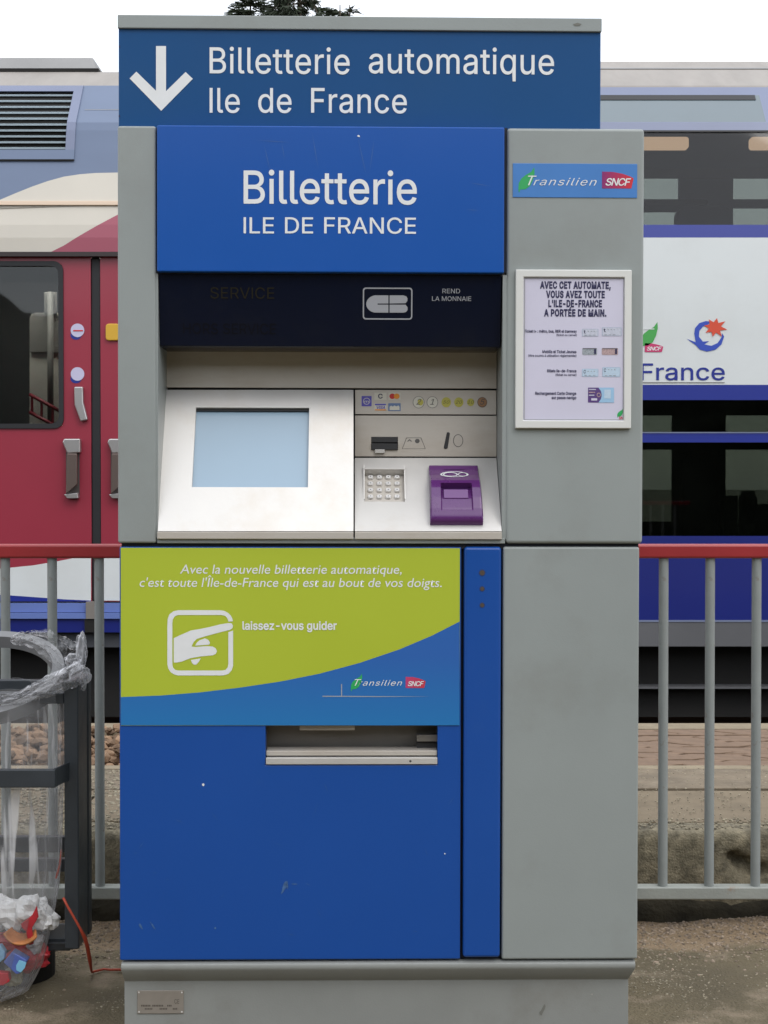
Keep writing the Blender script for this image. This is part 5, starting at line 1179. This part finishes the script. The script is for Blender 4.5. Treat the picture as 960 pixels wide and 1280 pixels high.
# underframe and bogies
G().box(XA, XB, .25, 2.5, -.32, z_of(792, 0)).build('underframe', TUN, tr)
G().box(XM, XB, .12, .25, z_of(861, .12), z_of(858.5, .12)).build('cable_conduit', TSK, tr)
whl = None
for xx in (-5.2, -2.9, 3.2, 5.5):
    for yy in (.65, 2.05):
        if whl is None:
            g = G(); n = 28; rr = .42
            for r0, ya_, yb2 in ((rr, 0, .13), (.16, -.04, 0)):
                k = len(g.v); g.v += [(r0 * math.cos(2 * math.pi * i / n), ya_, r0 * math.sin(2 * math.pi * i / n)) for i in range(n)] + [(r0 * math.cos(2 * math.pi * i / n), yb2, r0 * math.sin(2 * math.pi * i / n)) for i in range(n)]
                g.f += [tuple(k + i for i in range(n)), tuple(k + n + i for i in range(n))] + [(k + i, k + (i + 1) % n, k + (i + 1) % n + n, k + i + n) for i in range(n)]
            whl = o = g.build('wheel', mat('wheel_steel', (.05, .04, .035), .6, metal=.3), tr, bevel=.01)
        else: o = whl.copy(); COL.objects.link(o)
        o.location = (xx, yy, .10)
# emblems and word on the white side
DT = -.003
T.text('side_lettering', 'ile de France', 700, 906, 475, 20.5, DT, TBL, space=1.3, bold=.006)
LG2 = mat('side_leaf_green', (.06, .34, .07), .5)
leaf(T, 808, 420, .95, DT, LG2, tr, 'side_leaf_emblem'); T.rdeco('side_leaf_vein', (800, 410.6, 818, 411.8), DT - .001, TW)
badge(T, 806, 429, 829, 440, DT, mat('side_pink_red', (.52, .04, .14), .4), tr)
cb = mat('side_emblem_blue', (.03, .07, .42), .4)
def q_(x, y): return (790 + x * .1771, 380 + y * .1771)
T.deco('side_round_emblem', [[q_(*p) for p in [(385, 245), (450, 270), (440, 210), (445, 170), (475, 135), (520, 120), (560, 125), (530, 150), (500, 160), (475, 190), (472, 230), (500, 265), (545, 262), (510, 285), (560, 295), (605, 275), (632, 235), (636, 205), (650, 230), (632, 285), (590, 322), (530, 336), (480, 322), (450, 290)]]], DT, cb)
st_ = []
for i in range(16):
    a_ = 2 * math.pi * i / 16 + .2; r_ = (68 if i % 2 == 0 else 38) * (1.15 if i in (0, 2, 14) else 1); st_.append(q_(585 + r_ * 1.15 * math.cos(a_), 165 + r_ * math.sin(a_)))
T.deco('side_star_emblem', [st_], DT - .001, mat('side_orange_red', (.62, .07, .03), .4))

# ------------------------------------------------------------------ litter bin, bag and litter
BY = 3.26
MBn = Matrix.Translation((0, BY, 0))
bn = empty('litter_bin_stand', MBn, 'dark grey metal litter bin stand at the left edge holding a clear bag', 'litter bin')
B = Frame(MBn); B.root = bn
ANT = mat('anthracite_metal', (.030, .036, .043), .42, var=.12, scale=9, bump=.05, bscale=90, rvar=.1)
HOOP = mat('hoop_grey_metal', (.17, .172, .178), .4, var=.08, scale=9)
bx = lambda p: B.P(p, 1000)[0]
bz = lambda p, d_=0: B.P(60, p, d_)[1]
x80, x98 = bx(80), bx(98); cxb = bx(-42); lx0, lx1 = 2 * cxb - x98, 2 * cxb - x80
ztopb, zbotb = bz(852), bz(1187)
BD = .14                                              # depth of the stand
g = None
for (a, b, d0_, d1_) in ((x80, x98, 0, .10), (lx0, lx1, 0, .10), (x80 + .006, x98 + .002, .105, BD), (lx0, lx1, .105, BD)):
    G().box(a, b, d0_, d1_, zbotb, ztopb).build('post', ANT, bn, bevel=.004)
for nm, (ya, yb), d0_, d1_ in (('front_rail', (962, 985), -.085, -.070), ('front_rail', (866, 880), .002, .03), ('bottom_rail', (1178, 1189), .06, .10)):
    G().box(lx0, x80, d0_, d1_, bz(yb, d0_), bz(ya, d0_)).build(nm, ANT, bn, bevel=.003)
for ya, yb in ((1046, 1066), (1074, 1090), (850, 864)):
    G().box(lx1, x80, BD - .03, BD - .01, bz(yb, BD - .03), bz(ya, BD - .03)).build('back_rail', ANT, bn, bevel=.003)
q0 = bz(985, -.085); q1 = bz(962, -.085)
G().add([(x80 - .004, -.085, q0), (x80 + .012, 0, q0), (x80 + .012, .01, q0), (x80 - .006, -.070, q0), (x80 - .004, -.085, q1), (x80 + .012, 0, q1), (x80 + .012, .01, q1), (x80 - .006, -.070, q1)], [(0, 1, 2, 3), (4, 7, 6, 5), (0, 4, 5, 1), (1, 5, 6, 2), (2, 6, 7, 3), (3, 7, 4, 0)]).build('rail_return', ANT, bn)
# ring that the bag hangs from, tipped towards the viewer
rc = Vector((cxb + .005, .10, bz(855))); rr = x98 - cxb - .055
til = R(24)
def rp_(a, r, dz=0): 
    v = Vector((math.cos(a) * r, math.sin(a) * r, dz)); v = Matrix.Rotation(til, 3, 'X') @ v; return rc + v
g = G(); n = 60
vs = []
for i in range(n):
    a = 2 * math.pi * i / n
    vs += [rp_(a, rr, -.012), rp_(a, rr - .004, .016), rp_(a, rr - .030, .016), rp_(a, rr - .034, -.012)]
g.add(vs, [(4 * i + k, 4 * ((i + 1) % n) + k, 4 * ((i + 1) % n) + (k + 1) % 4, 4 * i + (k + 1) % 4) for i in range(n) for k in range(4)])
g.build('bag_ring', HOOP, bn, smooth=True).data.set_sharp_from_angle(angle=R(40))
G().box(x80 - .02, x80 + .002, .14, .26, bz(868), bz(858)).build('ring_bracket', ANT, bn, bevel=.003)
# maker's plate, foot
G().box(bx(40), bx(80) + .002, BD - .055, BD - .05, bz(1178, BD), bz(1146, BD)).build('notice_plate', mat('grey_white_plate', (.22, .235, .25), .5, var=.06), bn, bevel=.002)
x50 = B.P(51, 1210, .08)[0]
g = G(); n = 40; rf = .20
cf = x50 - rf
for k, (r_, z_) in enumerate(((rf, 0), (rf, zbotb + .001))): g.v += [(cf + r_ * math.cos(2 * math.pi * i / n), .22 + r_ * .6 * math.sin(2 * math.pi * i / n), z_) for i in range(n)]
g.f = [tuple(range(n)), tuple(range(n, 2 * n))] + [(i, (i + 1) % n, (i + 1) % n + n, i + n) for i in range(n)]
g.build('foot', mat('black_bin_foot', (.012, .011, .010), .8), bn)

# clear bag
def film(name, base, k0=.10, tr_=.93, bs=14, st_=.6, streak=0, bot=False):
    m = bpy.data.materials.new(name); m.use_nodes = True; t = m.node_tree; t.nodes.clear(); L = t.links.new
    o = N(t, 'ShaderNodeOutputMaterial'); a = N(t, 'ShaderNodeBsdfTransparent'); a.inputs[0].default_value = (tr_, tr_, tr_, 1)
    b = N(t, 'ShaderNodeBsdfPrincipled'); b.inputs['Base Color'].default_value = (*base, 1); b.inputs['Roughness'].default_value = .28; b.inputs['Specular IOR Level'].default_value = .8
    tcn = N(t, 'ShaderNodeTexCoord'); mp = N(t, 'ShaderNodeMapping'); mp.inputs['Scale'].default_value = (1, 1, .28); L(tcn.outputs['Object'], mp.inputs[0])
    nz_ = N(t, 'ShaderNodeTexNoise'); nz_.inputs['Scale'].default_value = bs; nz_.inputs['Detail'].default_value = 4; nz_.inputs['Distortion'].default_value = 1.2
    L(mp.outputs[0], nz_.inputs['Vector'])
    bp = N(t, 'ShaderNodeBump'); bp.inputs['Strength'].default_value = st_; bp.inputs['Distance'].default_value = .03
    L(nz_.outputs[0], bp.inputs['Height']); L(bp.outputs[0], b.inputs['Normal'])
    lw = N(t, 'ShaderNodeLayerWeight'); lw.inputs[0].default_value = .35; L(bp.outputs[0], lw.inputs['Normal'])
    pw = N(t, 'ShaderNodeMath', operation='POWER'); pw.inputs[1].default_value = 1.6; L(lw.outputs['Facing'], pw.inputs[0])
    ad = N(t, 'ShaderNodeMath', operation='MULTIPLY_ADD'); ad.inputs[1].default_value = .75; ad.inputs[2].default_value = k0; L(pw.outputs[0], ad.inputs[0])
    if streak:        # creases running down the film, their white glints painted as streaks
        for sc_, rot, nsc, lo_, hi_, am, ty in (((1, 1, .09), 14, 24, .59, .65, streak, 'FBM'), ((1, 1, .15), -24, 17, .62, .67, streak * .9, 'FBM'), ((1, 1, .8), 5, 12, .58, .85, streak * .45, 'RIDGED_MULTIFRACTAL')):
            m2 = N(t, 'ShaderNodeMapping'); m2.inputs['Scale'].default_value = sc_; m2.inputs['Rotation'].default_value = (0, R(rot), 0); L(tcn.outputs['Object'], m2.inputs[0])
            n2 = N(t, 'ShaderNodeTexNoise'); n2.noise_type = ty; n2.inputs['Scale'].default_value = nsc; n2.inputs['Detail'].default_value = 3; n2.inputs['Distortion'].default_value = .4; L(m2.outputs[0], n2.inputs['Vector'])
            r2 = N(t, 'ShaderNodeMapRange'); r2.inputs[1].default_value = lo_; r2.inputs[2].default_value = hi_; r2.inputs[4].default_value = am; L(n2.outputs[0], r2.inputs[0])
            if bot:       # the film is pulled smooth over the litter
                s3 = N(t, 'ShaderNodeSeparateXYZ'); L(tcn.outputs['Object'], s3.inputs[0]); r3 = N(t, 'ShaderNodeMapRange'); r3.inputs[1].default_value = .24; r3.inputs[2].default_value = .34; r3.inputs[3].default_value = .15
                L(s3.outputs[2], r3.inputs[0]); L(r3.outputs[0], r2.inputs[4]); q3 = N(t, 'ShaderNodeMath', operation='MULTIPLY'); q3.inputs[1].default_value = am; L(r3.outputs[0], q3.inputs[0]); L(q3.outputs[0], r2.inputs[4])
            a2 = N(t, 'ShaderNodeMath', operation='ADD'); L(ad.outputs[0], a2.inputs[0]); L(r2.outputs[0], a2.inputs[1]); ad = a2
    mn = N(t, 'ShaderNodeMath', operation='MINIMUM'); mn.inputs[1].default_value = .85; L(ad.outputs[0], mn.inputs[0])
    mx = N(t, 'ShaderNodeMixShader'); L(mn.outputs[0], mx.inputs[0]); L(a.outputs[0], mx.inputs[1]); L(b.outputs[0], mx.inputs[2]); L(mx.outputs[0], o.inputs[0])
    return m
FILM = film('clear_film', (.72, .72, .74), .10, streak=.58, bot=True); FILM2 = film('gathered_film', (.78, .78, .82), .14, .93, 26, .7, streak=.25)
bg = empty('plastic_bag', MBn, 'clear plastic bin bag hanging in the dark metal stand, litter in its bottom', 'bag')
BB = Frame(MBn); BB.root = bg
edge = [(1237, 10), (1232, 22), (1225, 30), (1210, 40), (1190, 50), (1160, 57), (1130, 64), (1095, 70), (1060, 73), (1000, 75), (960, 76), (920, 78), (890, 78), (868, 76), (850, 72)]
zr = [(bz(y, .10), bx(x) - cxb) for y, x in edge]
def rad(z):
    if z <= zr[0][0]: return zr[0][1]
    for (a, ra), (b, rb) in zip(zr, zr[1:]):
        if z <= b: return ra + (rb - ra) * (z - a) / (b - a)
    return zr[-1][1]
def bagf(u, v):
    z = zr[0][0] + (zr[-1][0] - zr[0][0]) * v; a = 2 * math.pi * u; r = rad(z)
    if v < .03: r *= .75 + 8 * v
    c, s_ = math.cos(a), math.sin(a)
    w = .5 + .5 * v
    fold = .013 * nz(c * 2.2, s_ * 2.2, z * .9, 2.0) + .010 * abs(nz(c * 5, s_ * 5, z * 1.1, 1.6)) + .004 * nz(c * 4, s_ * 4, z * 7, 2)
    r2 = r + (fold - .006) * w * (1.0 if abs(s_) > .25 else .55)
    return (cxb + r2 * c, .035 + r2 * .48 * s_, z + .006 * nz(c, s_, z, 6))
g = G().grid(150, 110, bagf, wrap=True)
g.build('bag_body', FILM, bg, smooth=True, fix=False)
def sheet(name, up, lo, d_fn, nu=60, nv=16, m=FILM2, cr=.012, seed=0):
    def ip(P_, u):
        k = u * (len(P_) - 1); i = min(int(k), len(P_) - 2); f = k - i
        return (P_[i][0] * (1 - f) + P_[i + 1][0] * f, P_[i][1] * (1 - f) + P_[i + 1][1] * f)
    def fn(u, v):
        a, b = ip(up, u), ip(lo, u); px_, py_ = a[0] * (1 - v) + b[0] * v, a[1] * (1 - v) + b[1] * v
        d_ = d_fn(u, v); x, z = BB.P(px_, py_, d_)
        q = nz(u * 5 + seed, v * 9, 0, 1) * cr + abs(nz(u * 9 + seed, v * 5, 1, 2)) * cr
        return (x, d_ + q, z + q * .25)
    return G().grid(nu, nv, fn).build(name, m, bg, smooth=True, fix=False)
sheet('bag_cuff', [(-90, 862), (-40, 872), (0, 869), (22, 865), (38, 856), (55, 847), (72, 839), (90, 830), (101, 822)], [(-90, 880), (-40, 892), (0, 888), (22, 884), (40, 879), (60, 872), (80, 864), (95, 859), (107, 850)], lambda u, v: -.02 - .02 * math.sin(math.pi * v) + .05 * max(0, u - .6), 120, 20)
sheet('bag_cuff', [(-20, 864), (0, 868), (20, 866), (40, 858), (60, 850), (80, 838), (95, 828)], [(-20, 876), (0, 880), (20, 879), (40, 873), (60, 862), (80, 852), (100, 842)], lambda u, v: -.045 + .02 * v, 90, 12, seed=5)
sheet('bag_film_flap', [(13, 796), (25, 790), (40, 788), (58, 789), (72, 793), (86, 799), (98, 805)], [(13, 802), (25, 806), (40, 812), (55, 820), (68, 832), (80, 842), (92, 838)], lambda u, v: .16 - .08 * u, 60, 20, m=FILM, cr=.02, seed=9)
def lump(name, c, s3, seed, m=FILM2):
    def fn(u, v):
        a = 2 * math.pi * u; t = math.pi * v
        d_ = Vector((math.sin(t) * math.cos(a), math.sin(t) * math.sin(a), math.cos(t)))
        k = 1 + .45 * nz(d_.x + seed, d_.y, d_.z, 1.7) + .22 * abs(nz(d_.x, d_.y + seed, d_.z, 5))
        return (c[0] + d_.x * s3[0] * k, c[1] + d_.y * s3[1] * k, c[2] + d_.z * s3[2] * k)
    return G().grid(40, 26, fn, wrap=True).build(name, m, bg, smooth=True, fix=False)
kx, kz = BB.P(98, 846, .02); lump('bag_knot', (kx, .03, kz), (.022, .02, .027), 1)
kx, kz = BB.P(101, 812, .03); lump('bag_knot', (kx, .04, kz), (.011, .012, .033), 4)
kx, kz = BB.P(90, 826, .03); lump('bag_knot', (kx, .05, kz), (.018, .014, .013), 8)
# tear strip: the orange drawstring
STR = mat('orange_drawstring', (.50, .07, .03), .5)
P_ = [BB.P(76, 1062, .0) + (0.0,), BB.P(74, 1085, 0) + (.0,), BB.P(68, 1108, 0) + (-.002,)]
pts = []
for a, b, d_ in ((77, 1062, .06), (75, 1080, .05), (70, 1098, .03)): x, z = BB.P(a, b, d_); pts.append((x, d_, z))
G().tube(pts, .0022, 6).build('drawstring', STR, bg, smooth=True)
bs_ = []
for a, b, d_ in ((79, 1122, -.015), (84, 1132, -.018), (92, 1146, -.02), (100, 1160, -.02), (106, 1172, -.01), (109, 1182, .02), (112, 1198, .04), (114, 1212, .08)): x, z = BB.P(a, b, d_); bs_.append((x, d_, z))
xg_ = bs_[-1][0]
x2, y2 = xg_, BY + .08
def gp(pa, pb):      # ground point under a pixel
    dr3 = CAM_M.to_3x3() @ Vector(((pa - 480) / FOCAL, (640 - pb) / FOCAL, -1)); t_ = -CAM_H / dr3.z + 0
    return dr3.x * t_, dr3.y * t_ - BY
for a, b in ((115, 1218), (122, 1216.5), (130, 1214), (138, 1215), (149, 1215.5), (154, 1216)):
    x, y = gp(a, b); bs_.append((x, y, .006 + gz(x, y + BY)))
so = G().tube(bs_, [.0045 if i in (4, 5, 6) else .0028 for i in range(len(bs_))], 7).build('red_string', mat('red_orange_string', (.42, .055, .025), .6), smooth=True)
so.location = MBn.translation; tag(so, 'thin red-orange string trailing from the bin post to the ground', 'string')
# litter
def crumple(name, px_, py_, d_, s3, m, seed, label, cat, k1=.5):
    x, z = B.P(px_, py_, d_)
    def fn(u, v):
        a = 2 * math.pi * u; t = math.pi * v
        q = Vector((math.sin(t) * math.cos(a), math.sin(t) * math.sin(a), math.cos(t)))
        k = 1 + k1 * nz(q.x + seed, q.y, q.z, 1.6) + .30 * abs(nz(q.x, q.y + seed, q.z, 3.4))
        return (q.x * s3[0] * k, q.y * s3[1] * k, q.z * s3[2] * k)
    o = G().grid(18, 12, fn, wrap=True).build(name, m, fix=False); o.location = (x, BY + d_, z)
    return tag(o, label, cat, 'litter in the clear bag')
TIS = mat('white_tissue', (.78, .78, .78), .9, var=.05, scale=20); RDP = mat('red_wrapper', (.40, .02, .03), .4, var=.3, scale=25)
BRN = mat('orange_crust', (.46, .17, .05), .6, var=.4, scale=25); BPK = mat('blue_carton', (.09, .14, .42), .4, var=.15, scale=30); PKD = mat('pale_film_litter', (.45, .44, .46), .5, var=.3, scale=30)
dl = .03
crumple('paper_tissue', 8, 1142, dl, (.048, .03, .036), TIS, 1, 'largest crumpled white tissue in the clear bag, at the picture edge', 'tissue')
crumple('paper_tissue', 36, 1137, dl - .02, (.027, .022, .028), TIS, 4, 'crumpled white tissue in the middle of the bag above the red wrapper', 'tissue')
crumple('paper_tissue', 54, 1148, dl, (.028, .022, .030), TIS, 6, 'crumpled white tissue nearest the post inside the bag', 'tissue')
crumple('paper_tissue', 52, 1131, dl + .03, (.014, .014, .016), TIS, 9, 'small scrap of white tissue topmost in the bag', 'tissue')
def card(name, pts, d_, th, m, label, cat, bend=0):
    P3 = [B.P(a, b, d_) for a, b in pts]
    o = G().prism(P3, d_, d_ + th).build(name, m, bevel=.002); o.location = MBn.translation
    return tag(o, label, cat, 'litter in the clear bag')
card('red_wrapper', [(26, 1155), (40, 1144), (46, 1132), (48, 1146), (40, 1160), (42, 1180), (36, 1182), (32, 1164), (27, 1160)], dl - .05, .004, RDP, 'folded strip of red wrapper between the tissues', 'wrapper')
def crust():
    g = G()
    def fn(u, v):
        a = R(200 + 130 * u); r = (26 - 12 * v) 
        x, z = B.P(26 + 24 * math.cos(a) * (1 - .25 * v) , 1160 - 22 * math.sin(a) * (1 - .4 * v), dl - .06)
        return (x, dl - .06 + .03 * v + .004 * nz(x, z, v, 30), z)
    o = g.grid(20, 6, fn).build('bread_crust', BRN, smooth=True, solid=.004); o.location = MBn.translation
    tag(o, 'curved orange-brown crust in the bag under the tissues', 'crust')
crust()
card('blue_carton', [(4, 1203), (15, 1190), (34, 1201), (25, 1217), (20, 1218)], dl - .055, .03, BPK, 'violet-blue carton with a pale blue window near the bag bottom', 'carton')
card('carton_window', [(20, 1207), (24, 1200), (33, 1203), (31, 1210), (26, 1216), (20, 1213)], dl - .058, .002, mat('sky_blue_film', (.20, .48, .68), .35), 'pale blue tab lying over the violet-blue carton', 'packet')
card('blue_packet', [(-14, 1186), (0, 1182), (6, 1190), (5, 1199), (-4, 1206), (-14, 1202)], dl - .05, .02, mat('light_blue_packet', (.22, .42, .62), .4, var=.2, scale=30), 'light blue packet at the picture edge beside the carton', 'packet')
card('red_packet', [(-20, 1222), (-2, 1216), (10, 1217), (12, 1227), (4, 1232), (-20, 1233)], dl - .05, .02, mat('bright_red_packet', (.50, .015, .03), .35, var=.1, scale=30), 'bright red packet lowest in the bag', 'packet')
crumple('litter_scrap', 45, 1178, dl, (.016, .016, .02), PKD, 12, 'grey-white film scrap beside the crust on its post side', 'scrap')
crumple('litter_scrap', 16, 1222, dl, (.02, .016, .018), mat('olive_white_scrap', (.42, .42, .33), .6, var=.3, scale=30), 15, 'olive-white scrap at the very bottom of the bag', 'scrap')
crumple('red_wrapper', 38, 1196, dl + .02, (.046, .02, .026), RDP, 18, 'crumpled dark red wrapper right of the blue carton', 'wrapper')
crumple('red_wrapper', 8, 1176, dl + .03, (.05, .02, .016), RDP, 21, 'crumpled dark red wrapper behind the crust', 'wrapper')

# ------------------------------------------------------------------ conifers behind the train
NEED = mat('dark_needles', (.030, .042, .022), .8, island=.5); BARK = mat('bark', (.09, .07, .05), .9, var=.3)
def conifer(px_, apex, y, spread, dens, label, lead=1, seed=0, droop=.35, step=.17):
    rs = random.Random(seed)
    FR = Frame(Matrix.Translation((0, y, 0))); x, zt_ = FR.P(px_, apex)
    t = empty('conifer', Matrix.Translation((x, y, -.6)), label, 'tree', 'conifers beyond the train')
    Hh = zt_ + .6
    G().tube([(0, 0, 0), (.03, 0, Hh * .4), (0, .02, Hh * .8), (0, 0, Hh)], [.17, .12, .05, .008], 8).build('trunk', BARK, t, smooth=True)
    g = G(); tw = G()
    z = Hh - .12; 
    while z > Hh * .35:
        h = Hh - z; L0 = min(spread, .12 + h * .42)
        for k in range(5):
            a = rs.random() * 6.28; Lb = L0 * rs.uniform(.7, 1.15); prev = Vector((0, 0, z)); n = max(3, int(Lb / .16)); pts = [prev.copy()]
            for i in range(1, n + 1):
                f = i / n; p = Vector((math.cos(a) * Lb * f, math.sin(a) * Lb * f, z - droop * Lb * f * f + .10 * Lb * f)); pts.append(p)
            tw.tube(pts, [.012 * (1 - i / (n + 1)) + .003 for i in range(n + 1)], 4, cap=False)
            for i in range(1, n + 1):
                for q in range(int(dens * (6 if h < 3 else 3))):
                    p = pts[i] + Vector((rs.gauss(0, .03), rs.gauss(0, .03), rs.gauss(0, .02)))
                    dv = Vector((math.cos(a + rs.uniform(-1.2, 1.2)), math.sin(a + rs.uniform(-1.2, 1.2)), -rs.uniform(-.1, .9) * droop * 2)).normalized() * rs.uniform(.07, .2)
                    sd_ = dv.cross(Vector((rs.gauss(0, 1), rs.gauss(0, 1), rs.gauss(0, 1)))).normalized() * rs.uniform(.008, .018)
                    g.add([p - sd_, p + sd_, p + dv + sd_ * .3, p + dv - sd_ * .3], [(0, 1, 2, 3)])
        z -= step * (1 if h < 4 else 2)
    g.build('crown', NEED, t, fix=False); tw.build('branches', BARK, t, fix=False, smooth=True)
conifer(374, -95, 25, .62, 6.5, 'tall dense dark conifer whose drooping top shows above the sign', seed=1, droop=.9)
conifer(313, -16, 24, 1.4, 2.2, 'thinner conifer left of the dense one, sparse tips above the sign', seed=2, droop=.1)
conifer(344, 0, 26, 1.3, 2.2, 'short sparse conifer between the thin tall one and the dense one', seed=6, droop=.1)
conifer(425, 6, 24, .32, 1.5, 'smallest conifer, bare leading shoot right of the dense one', seed=3, droop=0.1)
conifer(437, 6, 27, .12, .6, 'bare thin-topped conifer furthest right above the sign', seed=4, droop=.05)

# ------------------------------------------------------------------ behind the viewer: the tall hedge that the glossy panels mirror
HG = mat('hedge_foliage', (.035, .045, .028), .9, var=.5, scale=3, bump=1, bscale=12)
def hf(u, v):
    x = -28 + 56 * u
    if v < .45: y, z = -9, 4.4 * v / .45
    elif v < .6: y, z = -9 - 2 * (v - .45) / .15, 4.4
    else: y, z = -11, 4.4 * (1 - v) / .4
    q = nz(x, y, z, .45) * .9 + nz(x, z, y, 1.7) * .35
    return (x, y + q, max(-.1, z + q * (1 if z > .5 else 0)))
hd = G().grid(220, 40, hf).build('hedge', HG, smooth=True); tag(hd, 'tall dark evergreen hedge behind the viewer, facing the machine', 'hedge')
